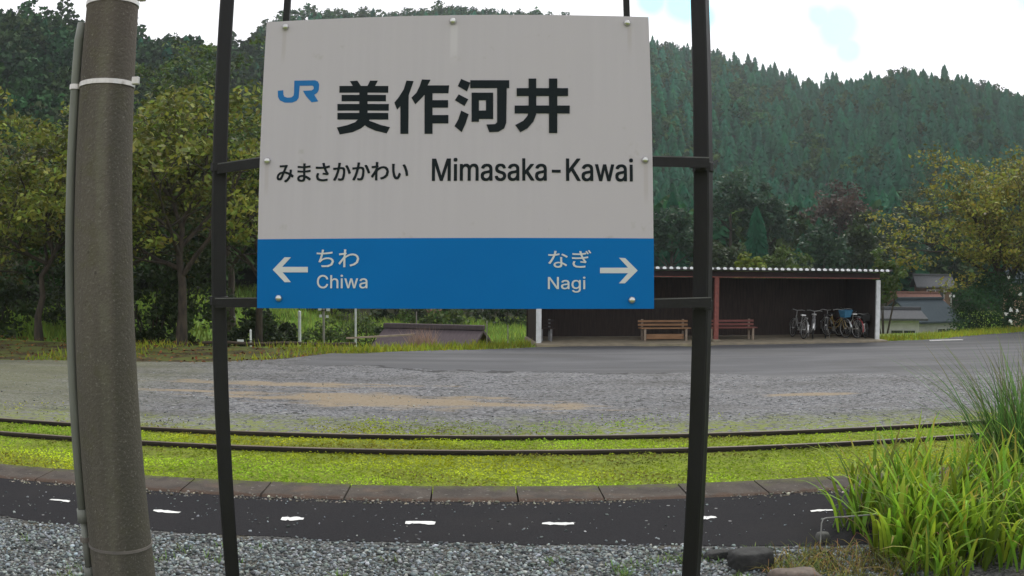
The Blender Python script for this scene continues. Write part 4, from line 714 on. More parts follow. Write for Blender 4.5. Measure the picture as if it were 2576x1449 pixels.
 [41,39,40,41,38,39,42,38,41,42,37,38,35,33,34,36,33,35,1,45,0,37,33,36,1,44,45,1,43,44,42,33,37,1,42,43,1,33,42,1,32,33,1,31,32,1,30,31,2,30,1,2,3,30,3,29,30,4,29,3,4,28,29,5,28,4,25,23,24,26,23,25,5,27,28,26,22,23,27,11,26,11,22,26,27,10,11,12,22,11,27,9,10,13,22,12,5,9,27,13,21,22,6,9,5,6,8,9,14,21,13,6,7,8,14,20,21,15,20,14,16,20,15,16,19,20,18,16,17,18,19,16,46,88,89,46,87,88,47,87,46,87,85,86,47,85,87,48,85,47,49,85,48,50,85,49,50,51,85,51,84,85,81,79,80,82,79,81,82,67,79,67,78,79,52,84,51,83,66,82,66,67,82,52,83,84,68,78,67,83,65,66,69,78,68,69,77,78,52,65,83,52,64,65,53,64,52,70,77,69,53,57,64,57,63,64,54,57,53,71,77,70,71,76,77,54,56,57,58,63,57,59,63,58,59,62,63,55,56,54,72,76,71,72,75,76,73,75,72,74,75,73,59,61,62,60,61,59],
 [0,0,0,0,0,0,0,0,0,0,0,0,0,0,0,0,0,0,0,0,0,0,0,0,0,0,0,0,0,0,0,0,0,0,0,0,0,0,0,0,0,0,0,0,0,0,1,1,1,1,1,1,1,1,1,1,1,1,1,1,1,1,1,1,1,1,1,1,1,1,1,1,1,1,1,1,1,1,1,1,1,1,1,1,1,1,1,1,1,1]),
'CHIWA': ([466,13,379,39,299,119,225,251,160,433,105,659,60,930,27,1242,7,1589,0,1973,7,2358,27,2707,60,3019,105,3290,160,3516,225,3699,299,3832,379,3912,466,3938,615,3854,661,3788,703,3706,742,3605,777,3488,809,3356,836,3208,858,3047,875,2871,887,2681,755,2681,716,3029,650,3283,564,3438,466,3489,404,3470,347,3411,294,3312,247,3177,207,3005,174,2798,149,2556,134,2281,130,1973,134,1666,149,1392,174,1151,207,944,247,773,294,638,347,540,404,481,466,462,564,514,650,670,716,924,755,1270,887,1270,876,1082,859,907,836,745,809,598,778,466,743,349,704,248,661,165,616,99,568,51,518,22,1197,1768,1197,64,1071,64,1071,3887,1197,3887,1197,2225,1174,2225,1201,2461,1235,2648,1276,2785,1322,2878,1374,2935,1430,2953,1481,2940,1527,2900,1569,2834,1606,2741,1637,2621,1662,2475,1681,2301,1692,2099,1696,1870,1696,64,1571,64,1571,1832,1565,2038,1550,2211,1523,2352,1488,2455,1445,2517,1394,2538,1358,2528,1325,2498,1293,2449,1266,2381,1242,2294,1223,2189,1208,2065,1200,1925,1912,64,1912,2915,2038,2915,2038,64,1976,3392,1954,3402,1933,3431,1915,3480,1901,3544,1892,3615,1889,3695,1892,3776,1901,3848,1915,3911,1933,3961,1954,3990,1976,4000,1999,3990,2020,3961,2038,3911,2052,3848,2061,3776,2064,3695,2061,3615,2052,3544,2038,3480,2020,3431,1999,3402,2429,64,2193,2915,2325,2915,2420,1670,2462,1090,2506,375,2485,375,2527,1076,2569,1670,2663,2915,2796,2915,2888,1670,2929,1084,2971,375,2949,375,2993,1080,3036,1670,3131,2915,3263,2915,3027,64,2902,64,2800,1355,2771,1755,2742,2171,2714,2602,2742,2602,2714,2172,2685,1752,2655,1355,2554,64,3637,0,3590,11,3545,45,3503,101,3466,179,3434,279,3407,399,3388,539,3376,698,3372,875,3375,1029,3384,1162,3398,1274,3418,1369,3441,1449,3468,1515,3567,1647,3675,1716,3789,1768,3854,1829,3865,1865,3872,1915,3875,1978,3875,1994,3856,2294,3801,2484,3711,2550,3616,2486,3551,2325,3515,2122,3394,2253,3414,2414,3440,2551,3471,2665,3505,2757,3542,2830,3582,2885,3707,2953,3800,2915,3896,2772,3924,2693,3949,2592,3971,2471,3987,2325,3997,2153,4000,1953,4000,64,3877,64,3877,454,3868,454,3826,249,3751,72,3659,405,3703,417,3743,450,3777,505,3806,579,3831,665,3850,765,3864,873,3872,985,3875,1101,3875,1491,3842,1432,3784,1386,3720,1351,3669,1326,3585,1256,3522,1111,3508,1040,3501,954,3498,852,3519,607,3576,457],
 [17,19,18,16,19,17,16,20,19,15,20,16,15,21,20,15,22,21,14,22,15,14,23,22,13,34,14,34,33,14,33,23,14,32,23,33,32,24,23,13,35,34,31,24,32,13,36,35,31,25,24,13,37,36,12,37,13,30,25,31,30,26,25,12,38,37,30,27,26,29,27,30,11,38,12,11,39,38,29,28,27,11,40,39,10,40,11,10,41,40,9,41,10,9,42,41,8,42,9,8,43,42,8,44,43,7,44,8,7,45,44,54,56,55,54,57,56,6,45,7,6,46,45,54,58,57,6,47,46,5,47,6,53,58,54,53,59,58,5,48,47,53,60,59,52,60,53,4,48,5,4,49,48,52,61,60,4,50,49,51,61,52,4,51,50,51,62,61,4,62,51,3,62,4,3,63,62,2,63,3,2,64,63,2,65,64,1,65,2,1,66,65,1,67,66,0,67,1,70,72,71,70,74,72,74,73,72,79,81,80,79,82,81,78,82,79,78,83,82,77,83,78,77,84,83,76,84,77,76,85,84,75,99,76,99,85,76,99,98,85,98,86,85,97,86,98,75,100,99,96,86,97,75,101,100,96,87,86,74,101,75,95,87,96,74,102,101,74,103,102,94,87,95,94,88,87,74,104,103,70,105,74,105,104,74,93,88,94,93,89,88,70,106,105,92,89,93,70,68,106,92,90,89,91,90,92,70,69,68,107,109,108,107,110,109,122,124,123,121,124,122,121,125,124,120,125,121,120,126,125,119,126,120,119,127,126,118,127,119,118,128,127,117,128,118,117,129,128,116,129,117,116,130,129,115,130,116,115,131,130,114,131,115,114,132,131,113,132,114,113,133,132,112,133,113,112,134,133,111,134,112,135,137,136,135,138,137,143,159,144,159,145,144,159,160,145,160,146,145,151,153,152,151,154,153,143,161,159,161,158,159,161,158,160,158,146,160,143,162,161,157,146,158,156,146,157,143,163,162,135,139,138,142,163,143,156,147,146,150,154,151,142,164,163,155,147,156,135,141,139,141,140,139,155,149,147,149,148,147,149,154,150,141,164,142,135,164,141,155,154,149,201,203,202,201,204,203,200,204,201,199,204,200,199,205,204,198,205,199,198,206,205,197,206,198,197,191,206,191,207,206,196,191,197,196,192,191,190,207,191,196,193,192,189,207,190,189,208,207,195,193,196,189,209,208,195,194,193,188,209,189,188,210,209,187,210,188,186,210,187,186,211,210,185,211,186,184,211,185,183,227,184,227,211,184,182,227,183,181,227,182,180,227,181,179,227,180,179,228,227,226,211,227,178,228,179,178,229,228,178,230,229,177,230,178,177,231,230,177,232,231,176,232,177,176,233,232,175,233,176,175,234,233,225,211,226,175,235,234,174,235,175,224,211,225,174,236,235,173,236,174,223,211,224,173,237,236,222,211,223,172,237,173,221,213,222,213,211,222,172,238,237,220,213,221,171,238,172,219,214,220,214,213,220,171,217,238,219,215,214,212,211,213,218,215,219,217,215,218,171,215,217,170,215,171,169,215,170,169,216,215,168,216,169,167,216,168,167,165,216,166,165,167],
 [0,0,0,0,0,0,0,0,0,0,0,0,0,0,0,0,0,0,0,0,0,0,0,0,0,0,0,0,0,0,0,0,0,0,0,0,0,0,0,0,0,0,0,0,0,0,0,0,0,0,0,0,0,0,0,0,0,0,0,0,0,0,0,0,0,0,0,0,1,1,1,1,1,1,1,1,1,1,1,1,1,1,1,1,1,1,1,1,1,1,1,1,1,1,1,1,1,1,1,1,1,1,1,1,1,1,1,2,2,2,2,3,3,3,3,3,3,3,3,3,3,3,3,3,3,3,3,3,3,3,3,3,3,3,3,0,0,0,0,0,0,0,0,0,0,0,0,0,0,0,0,0,0,0,0,0,0,0,0,0,0,0,0,0,0,1,1,1,1,1,1,1,1,1,1,1,1,1,1,1,1,1,1,1,1,1,1,1,1,1,1,1,1,1,1,1,1,1,1,1,1,1,1,1,1,1,1,1,1,1,1,1,1,1,1,1,1,1,1,1,1,1,1,1,1,1,1,1,1,1,1,1,1,1,1,1,1,1,1]),
'NAGI': ([1709,2284,1806,2580,1665,2774,1481,2993,1304,3176,1216,2903,1382,2728,1561,2506,1278,2405,1110,2405,1134,1277,922,1321,702,1239,549,1007,491,649,550,285,705,73,922,4,1139,93,1261,326,1300,654,1297,842,1430,683,1546,504,1647,327,1739,632,1614,832,1465,1025,1291,1187,1276,1922,1138,972,1140,770,1118,546,1042,387,901,327,761,372,678,496,651,681,685,865,777,992,916,1039,993,1032,1067,1009,769,3789,580,3825,568,3573,544,3309,513,3050,269,3028,6,3059,17,2723,269,2710,461,2723,337,2153,177,1559,0,1048,166,869,341,1434,505,2096,636,2759,775,2805,907,2861,1028,2925,1024,3261,912,3192,798,3137,685,3095,3586,3821,3478,3722,3541,3524,3600,3310,3653,3091,3765,3198,3815,4000,3707,3897,3772,3702,3833,3491,3888,3274,4000,3386,2524,1406,2356,1478,2313,1281,2282,1073,2272,838,2350,366,2574,90,2933,0,3113,10,3281,38,3437,81,3446,439,3287,384,3119,351,2931,340,2652,403,2489,589,2435,896,2447,1083,2478,1249,2948,3346,2963,3234,2746,3222,2508,3240,2254,3288,2263,2961,2529,2924,2781,2913,3006,2929,3063,2580,3106,2347,2838,2317,2534,2322,2211,2370,2220,2034,2556,2002,2881,2004,3168,2038,3218,1822,3274,1607,3336,1398,3013,1469,3000,1200,3161,1162,3327,1116,3470,1057,3560,1330,3478,1523,3328,2078,3718,2240,3692,2576,3575,2506,3430,2437,3261,2378,3211,2647,3164,2961,3303,3003,3431,3056,3543,3113,3519,3440,3402,3369,3268,3308,3121,3261,3071,3794,2888,3745],
 [5,3,4,5,2,3,6,2,5,6,1,2,7,1,6,7,0,1,10,8,9,10,29,8,10,28,29,12,10,11,12,28,10,13,28,12,13,40,28,40,27,28,13,39,40,41,27,40,42,27,41,42,26,27,30,26,42,14,39,13,14,38,39,31,21,30,21,26,30,14,37,38,31,20,21,22,26,21,22,25,26,32,20,31,23,25,22,14,36,37,32,19,20,15,36,14,23,24,25,33,19,32,15,35,36,34,19,33,15,34,35,15,19,34,15,18,19,16,18,15,16,17,18,45,43,44,45,66,43,46,66,45,47,66,46,64,62,63,65,62,64,66,62,65,47,62,66,50,48,49,48,62,47,50,62,48,50,61,62,50,60,61,50,59,60,50,52,59,52,58,59,51,52,50,53,58,52,54,58,53,54,57,58,55,57,54,55,56,57,68,72,67,69,72,68,70,72,69,71,72,70,74,78,73,75,78,74,76,78,75,77,78,76,81,79,80,81,98,79,82,98,81,82,97,98,82,96,97,83,96,82,83,95,96,84,95,83,84,94,95,91,89,90,84,93,94,92,89,91,85,93,84,93,89,92,85,89,93,86,89,85,86,88,89,86,87,88,143,141,142,99,141,143,139,137,138,140,137,139,100,141,99,141,137,140,104,102,103,100,137,141,104,101,102,101,137,100,104,137,101,104,136,137,104,135,136,104,134,135,105,134,104,105,107,134,107,133,134,105,106,107,108,133,107,108,132,133,109,132,108,130,128,129,131,128,130,132,128,131,109,128,132,113,111,112,110,128,109,113,110,111,113,128,110,113,127,128,113,116,127,116,126,127,113,115,116,117,126,116,114,115,113,118,126,117,119,126,118,119,125,126,121,119,120,121,125,119,121,122,125,122,123,125,123,124,125],
 [0,0,0,0,0,0,0,0,1,1,1,1,1,1,1,1,1,1,1,1,1,1,1,1,1,1,1,1,1,1,1,1,1,1,1,1,1,1,1,1,1,1,1,2,2,2,2,2,2,2,2,2,2,2,2,2,2,2,2,2,2,2,2,2,2,2,2,3,3,3,3,3,3,0,0,0,0,0,0,1,1,1,1,1,1,1,1,1,1,1,1,1,1,1,1,1,1,1,1,2,2,2,2,2,2,2,2,2,2,2,2,2,2,2,2,2,2,2,2,2,2,2,2,2,2,2,2,2,2,2,2,2,2,2,2,2,2,2,2,2,2,2,2,2]),
'NAGIL': ([0,893,0,3911,217,3911,806,1977,862,1787,933,1526,1008,1219,982,1211,970,1535,966,1826,965,2050,965,3911,1149,3911,1149,893,931,893,405,2615,334,2855,250,3153,135,3575,168,3585,177,3170,183,2838,185,2619,185,893,1775,843,1709,851,1647,878,1589,923,1537,984,1492,1063,1456,1157,1428,1268,1412,1393,1407,1533,1411,1655,1423,1760,1443,1848,1470,1923,1503,1986,1541,2038,1677,2143,1828,2197,1986,2238,2076,2287,2092,2315,2102,2354,2105,2404,2105,2416,2080,2653,2003,2803,1877,2856,1745,2805,1655,2677,1605,2517,1437,2621,1466,2748,1501,2856,1544,2946,1592,3019,1643,3077,1699,3120,1873,3174,2001,3143,2134,3031,2174,2968,2209,2889,2238,2793,2261,2678,2275,2542,2279,2384,2279,893,2108,893,2108,1201,2096,1201,2038,1039,1933,899,1805,1163,1867,1171,1922,1198,1969,1242,2010,1299,2044,1368,2071,1446,2090,1531,2101,1620,2105,1711,2105,2019,2059,1973,1979,1936,1891,1909,1820,1890,1703,1834,1615,1719,1596,1663,1585,1595,1582,1515,1610,1322,1690,1203,3018,0,2942,7,2873,29,2810,65,2663,240,2573,482,2718,652,2775,502,2869,370,3018,316,3101,331,3172,374,3233,448,3279,552,3307,689,3316,859,3316,1298,3302,1298,3246,1139,3148,986,3102,950,3048,929,2984,922,2900,936,2822,979,2750,1051,2686,1151,2631,1276,2586,1428,2553,1604,2533,1804,2526,2027,2533,2249,2553,2451,2586,2633,2630,2792,2685,2925,2749,3032,2822,3111,2901,3158,2987,3174,3051,3166,3105,3143,3151,3105,3250,2945,3305,2785,3321,2785,3321,3143,3490,3143,3490,841,3483,657,3462,497,3427,361,3380,247,3323,156,3257,87,3183,39,3103,10,3013,1244,3075,1254,3131,1286,3180,1339,3222,1411,3256,1502,3284,1611,3303,1737,3315,1878,3319,2035,3315,2190,3304,2331,3284,2459,3257,2572,3223,2667,3181,2745,3132,2803,3076,2838,3013,2850,2949,2838,2892,2801,2842,2741,2800,2661,2765,2563,2738,2450,2719,2322,2707,2184,2703,2035,2707,1884,2719,1746,2739,1620,2766,1510,2801,1418,2843,1343,2893,1288,2949,1255,3790,893,3790,3143,3964,3143,3964,893,3878,3520,3847,3528,3819,3551,3793,3590,3774,3640,3762,3696,3758,3759,3762,3823,3774,3880,3793,3930,3819,3969,3847,3992,3878,4000,3910,3992,3939,3969,3964,3930,3984,3880,3996,3823,4000,3759,3996,3696,3984,3640,3964,3590,3939,3551,3910,3528],
 [0,18,1,18,2,1,18,19,2,19,3,2,10,12,11,10,13,12,20,17,19,17,3,19,0,20,18,20,17,18,0,21,20,16,3,17,15,3,16,0,22,21,0,23,22,14,3,15,9,13,10,14,4,3,8,13,9,14,5,4,7,6,8,6,13,8,14,6,5,14,13,6,60,62,61,60,63,62,59,63,60,58,63,59,58,64,63,57,64,58,57,65,64,56,65,57,56,50,65,50,66,65,55,50,56,55,51,50,49,66,50,55,52,51,48,66,49,48,67,66,54,52,55,48,68,67,54,53,52,47,68,48,47,69,68,46,69,47,45,69,46,45,70,69,44,70,45,43,70,44,42,86,43,86,70,43,41,86,42,40,86,41,39,86,40,38,86,39,38,87,86,85,70,86,37,87,38,37,88,87,37,89,88,36,89,37,36,90,89,36,91,90,35,91,36,35,92,91,34,92,35,34,93,92,84,70,85,34,94,93,33,94,34,83,70,84,33,95,94,32,95,33,82,70,83,32,96,95,81,70,82,31,96,32,80,72,81,72,70,81,31,97,96,79,72,80,30,97,31,78,73,79,73,72,79,30,76,97,78,74,73,71,70,72,77,74,78,76,74,77,30,74,76,29,74,30,28,74,29,28,75,74,27,75,28,26,75,27,26,24,75,25,24,26,137,139,138,137,140,139,136,140,137,144,146,145,144,147,146,136,141,140,135,141,136,135,142,141,134,142,135,134,173,142,173,143,142,133,174,134,174,173,134,133,175,174,172,143,173,133,176,175,171,143,172,133,177,176,132,177,133,171,144,143,171,170,144,170,169,144,169,168,144,168,167,144,167,147,144,132,178,177,132,179,178,131,179,132,131,180,179,130,180,131,130,181,180,166,147,167,130,182,181,129,182,130,165,147,166,129,183,182,129,184,183,164,147,165,128,184,129,128,185,184,163,147,164,127,185,128,127,186,185,162,147,163,127,187,186,161,147,162,126,187,127,126,188,187,160,114,161,114,147,161,125,188,126,125,189,188,159,114,160,125,190,189,158,115,159,115,114,159,158,116,115,113,147,114,125,191,190,157,116,158,124,191,125,124,156,191,156,116,157,124,116,156,123,116,124,123,117,116,122,117,123,122,118,117,121,118,122,121,119,118,120,119,121,112,147,113,112,148,147,111,148,112,111,149,148,103,105,104,110,149,111,103,106,105,110,150,149,102,106,103,109,150,110,108,150,109,102,107,106,108,151,150,107,151,108,102,151,107,102,152,151,101,152,102,101,153,152,101,154,153,100,154,101,100,155,154,99,155,100,99,98,155,192,194,193,192,195,194,207,209,208,206,209,207,206,210,209,205,210,206,205,211,210,204,211,205,204,212,211,203,212,204,203,213,212,202,213,203,202,214,213,201,214,202,201,215,214,200,215,201,200,216,215,199,216,200,199,217,216,198,217,199,198,218,217,198,219,218,197,219,198,197,196,219],
 [0,0,0,0,0,0,0,0,0,0,0,0,0,0,0,0,0,0,0,0,0,0,0,0,1,1,1,1,1,1,1,1,1,1,1,1,1,1,1,1,1,1,1,1,1,1,1,1,1,1,1,1,1,1,1,1,1,1,1,1,1,1,1,1,1,1,1,1,1,1,1,1,1,1,1,1,1,1,1,1,1,1,1,1,1,1,1,1,1,1,1,1,1,1,1,1,1,1,2,2,2,2,2,2,2,2,2,2,2,2,2,2,2,2,2,2,2,2,2,2,2,2,2,2,2,2,2,2,2,2,2,2,2,2,2,2,2,2,2,2,2,2,2,2,2,2,2,2,2,2,2,2,2,2,2,2,2,2,2,2,2,2,2,2,2,2,2,2,2,2,2,2,2,2,2,2,2,2,2,2,2,2,2,2,2,2,2,2,2,2,2,2,3,3,3,3,0,0,0,0,0,0,0,0,0,0,0,0,0,0,0,0,0,0,0,0,0,0,0,0]),
}


def letter(key, box, mat, d, name, bold=.0):
    """a word fitted into box ((u0,v0),(u1,v1)) of the sign, just proud of the board"""
    v_, t_, d_ = GLYPHS[key]
    P = np.array(v_, float).reshape(-1, 2) / 4000
    (u0, v0), (u1, v1) = box
    u0, u1, v0, v1 = u0 + bold, u1 - bold, v0 + bold * .5, v1 - bold * .5
    Q, T_ = [], []
    for k, (du, dv) in enumerate(((0, 0), (-bold, -bold * .5), (bold, bold * .5), (-bold, bold * .5), (bold, -bold * .5)) if bold else ((0, 0),)):
        T_.append(np.array(t_).reshape(-1, 3) + len(Q))
        Q += [SL(u0 + a * (u1 - u0) + du, -d - .00004 * (4 * k + e), v0 + b_ * (v1 - v0) + dv) for (a, b_), e in zip(P, d_)]
    return raw(name, Q, np.concatenate(T_), mat, panel)


letter('HIRA', ((-.5436, -.0681), (-.134, -.0102)), M_BLK, .0008, 'kana_lettering', .0014)
letter('ROM', ((-.0628, -.0713), (.5403, -.0003)), M_BLK, .0008, 'latin_lettering', .0014)
letter('CHI', ((-.4116, -.3276), (-.2805, -.2743)), M_LET, .0022, 'kana_lettering', .0004)
letter('CHIWA', ((-.4102, -.3915), (-.2547, -.3503)), M_LET, .0022, 'latin_lettering', .0004)
letter('NAGI', ((.2839, -.3298), (.412, -.2774)), M_LET, .0022, 'kana_lettering', .0004)
letter('NAGIL', ((.2829, -.4034), (.3946, -.3562)), M_LET, .0022, 'latin_lettering', .0004)

# ------------------------------------------------------------------ utility pole
g = G('pole_concrete')
n1 = g.noise(2.2, 6, (3, 3, .35)); n2 = g.noise(75, 4); n3 = g.noise(11, 6)
pc = g.mix(g.step(n1, .3, .7), (.130, .115, .096), (.090, .080, .069))
pc = g.mix(g.math('MULTIPLY', g.step(n3, .5, .7), .5), pc, (.105, .10, .058))
pc = g.mix(g.math('MULTIPLY', g.step(n2, .56, .70), .5), pc, (.18, .165, .145))
pc = g.mix(g.math('MULTIPLY', g.step(g.noise(52, 3), .62, .7), .6), pc, (.06, .055, .05))
px = g.xyz()
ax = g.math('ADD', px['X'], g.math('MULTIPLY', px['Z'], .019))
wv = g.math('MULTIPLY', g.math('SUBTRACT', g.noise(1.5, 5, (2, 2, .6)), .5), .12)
st1 = g.step(g.math('ABSOLUTE', g.math('SUBTRACT', g.math('ADD', ax, wv), .032)), .034, .006)
pc = g.mix(g.math('MULTIPLY', g.math('MULTIPLY', st1, .6), g.step(g.noise(9, 5), .3, .6)), pc, (.16, .152, .115))
side_shade = g.step(g.math('ADD', ax, wv), .055, .085)  # shading of the right side, painted into the concrete colour
pc = g.mix(g.math('MULTIPLY', side_shade, .55), pc, (.058, .056, .045))
pc = g.mix(g.math('MULTIPLY', g.step(px['Z'], 1.9, .9), .35), pc, (.075, .074, .052))
pc = g.mix(g.math('MULTIPLY', g.step(px['Z'], 2.2, 2.75), .45), pc, (.118, .094, .085))
pc = g.mix(g.math('MULTIPLY', g.step(g.noise(110, 3), .60, .68), .45), pc, (.24, .225, .195))
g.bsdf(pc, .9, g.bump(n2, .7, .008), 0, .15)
pole = thing('utility_pole', 'thick concrete utility pole with a thin conduit strapped to it, left of the nameboard', 'utility pole', (-1.53, 3.6, 0))
mb = MB()
prof = [(.147 - .0105 * z_, z_) for z_ in np.linspace(-.05, 4.2, 18)]
mb.lathe(prof, 40)
mb.V = [(p[0] - .019 * p[2], p[1], p[2]) for p in mb.V]
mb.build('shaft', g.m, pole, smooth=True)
M_BAND = simple('galvanised_band', (.62, .60, .57), (.45, .43, .40), 18, .35, metal=.75)
M_BAND2 = simple('dull_band', (.16, .145, .125), (.12, .11, .10), 18, .6)
for z_, mt, h_ in ((2.37, M_BAND, .010), (2.735, M_BAND, .009), (.40, M_BAND2, .006)):
    r0 = .147 - .0105 * z_ + .0012
    mb = MB(); mb.lathe([(r0, -h_), (r0 + .003, -h_), (r0 + .003, h_), (r0, h_)], 40, (-.019 * z_, 0, z_))
    b = mb.build('strap_band', mt, pole, smooth=False)
    if mt is M_BAND:
        mb = MB(); mb.box((.105, -.085, z_ - .016), (.135, -.06, z_ + .016)); mb.build('band_buckle', M_BAND, b, bevel=.003)
g = G('conduit_grey')
g.bsdf(g.mix(g.step(g.noise(4, 5, (6, 6, .5)), .3, .7), (.215, .225, .195), (.15, .155, .135)), .5, None, 0, .35)
cpts = [(-.174 - .0105 * (z_ - .5), -.02, z_) for z_ in (.55, 1.0, 1.5, 2.0, 2.4)] + [(-.196, -.02, 2.58), (-.192, -.01, 2.66)]
mb = MB(); mb.tube(cpts, .0215, 14); cd = mb.build('conduit', g.m, pole, smooth=True)
mb = MB(); mb.tube([(-.1745, -.02, .55), (-.174, -.02, .49)], .027, 14); mb.tube([(-.174, -.02, .491), (-.172, -.02, .28)], .0165, 12); mb.tube([(-.172, -.02, .281), (-.171, -.02, .22)], .024, 12); mb.tube([(-.171, -.02, .221), (-.169, -.02, -.02)], .018, 12)
mb.build('conduit_coupling', g.m, cd, smooth=True)
for z_ in (2.37, .41):
    mb = MB(); mb.lathe([(.024, -.011), (.0265, -.011), (.0265, .011), (.024, .011)], 16, (-.174 - .0105 * (z_ - .5), -.02, z_)); mb.build('pipe_clip', M_BAND if z_ > 1 else M_BAND2, cd)

# ------------------------------------------------------------------ forested hills
RAZ = np.radians([-75, -50, -38, -31.15, -28.5, -26.87, -21.93, -20.46, -17.08, -15.51, -14.28, -12.8, -10.49, -6.07, -1.44, 2.69, 5.26, 11.41, 13.97, 15.5, 18.04, 20.59, 22.37, 24.46, 28.38, 32.26, 35.5, 42, 55, 75])
REL = np.radians([8, 12, 14.5, 15.0, 15.1, 14.8, 14.1, 13.8, 13.7, 13.9, 14.7, 15.7, 16.2, 16.0, 16.3, 16.2, 15.9, 14.5, 13.9, 13.6, 12.85, 12.1, 11.6, 11.8, 12.3, 11.5, 10.6, 9.5, 9, 8])


def ridge_r(az):
    return np.interp(np.degrees(az), [-75, -30, -18, -10, 8, 20, 24, 30, 45, 75], [150, 165, 180, 270, 310, 315, 285, 255, 250, 250])


def foot_r(az):
    return np.interp(np.degrees(az), [-75, -30, -12, -5, 8, 14, 75], [48, 50, 62, 82, 88, 92, 96])


def hill_z(az, r):
    rr, rf = ridge_r(az), foot_r(az)
    top = 1.6 + rr * np.tan(np.interp(az, RAZ, REL)) - 3.9
    t = (r - rf) / (rr - rf)
    x_, y_ = r * np.sin(az), r * np.cos(az)
    prof = np.where(t < 0, 0, np.where(t <= 1, np.where(t < .42, .13 * np.clip(t, 0, 1) / .42, .13 + .87 * (np.clip(t - .42, 0, 1) / .58) ** .9), 1 - (np.clip(t, 1, 3) - 1) * .55))
    z0 = -1.5
    und = 2.8 * vnoise(x_ * .045, y_ * .045, 61) + 1.2 * vnoise(x_ * .12, y_ * .12, 62)
    return z0 + (top - z0) * prof + und * np.clip(t * 4, 0, 1) * np.clip((1.0 - t) * 5, 0.12, 1) - np.where(t < 0, 2.5 * np.clip(-t * 6, 0, 1), 0)


az_ = np.radians(np.linspace(-75, 75, 151)); tt = np.concatenate([[-.12], np.linspace(0, 1, 26), [1.15, 1.4, 1.7, 2.0]])
A, Tt = np.meshgrid(az_, tt)
Rr = foot_r(A) + (ridge_r(A) - foot_r(A)) * Tt
HZ = hill_z(A, Rr)
ii = (np.arange(len(tt) - 1)[:, None] * 151 + np.arange(150)[None]).ravel()
M_FLOOR = simple('forest_floor', (.018, .022, .010), (.03, .03, .015), 2, .95, spec=.1)
tag(raw('hill', np.stack([Rr * np.sin(A), Rr * np.cos(A), HZ], -1).reshape(-1, 3), np.stack([ii, ii + 1, ii + 152, ii + 151], 1), M_FLOOR, smooth=True), kind='structure')


def cedar_proto(rg, H=17.0, W=2.3, n=150, wk=1.0):
    """a conical conifer of drooping pointed sprays, unit origin at the root"""
    V, F, B = [], [], []
    h = rg.uniform(.10, 1.0, n) ** .85
    for hh_ in h:
        r_ = W * (1 - hh_) ** .46 * rg.uniform(.7, 1.1) + .12
        a = rg.uniform(0, 6.283); z_ = H * hh_
        ux, uy = math.cos(a), math.sin(a)
        w = (r_ * rg.uniform(.28, .5) + .12) * wk
        tip = (ux * r_, uy * r_, z_ - r_ * rg.uniform(.1, .5))
        k = len(V)
        V += [(ux * r_ * .15 - uy * w, uy * r_ * .15 + ux * w, z_ + rg.uniform(-.2, .3)), (ux * r_ * .15 + uy * w, uy * r_ * .15 - ux * w, z_ + rg.uniform(-.2, .3)), tip, (ux * r_ * .45, uy * r_ * .45, z_ + .45)]
        F += [(k, k + 2, k + 3), (k + 3, k + 2, k + 1)]
        b = rg.uniform(.8, 1.2); B += [b * .9, b * .9, b * 1.1, b]
    k = len(V)
    V += [(-.16, 0, H * .9), (.16, 0, H * .9), (0, .1, H * 1.04)]; F.append((k, k + 1, k + 2)); B += [1, 1, 1.1]
    return np.array(V), np.array(F), np.array(B)


def broad_proto(rg, H=12.0, W=4.0, n=46, nl=9, size=1.0):
    P, T = crown_pts(rg, (0, 0, H * .58), (W, W, H * .42), n, nl, .30, -.6, .6)
    V, F = leaf_quads(P, size, rg, .8, .25)
    return V, F, np.repeat(T, 4) * rg.uniform(.8, 1.2, len(V))


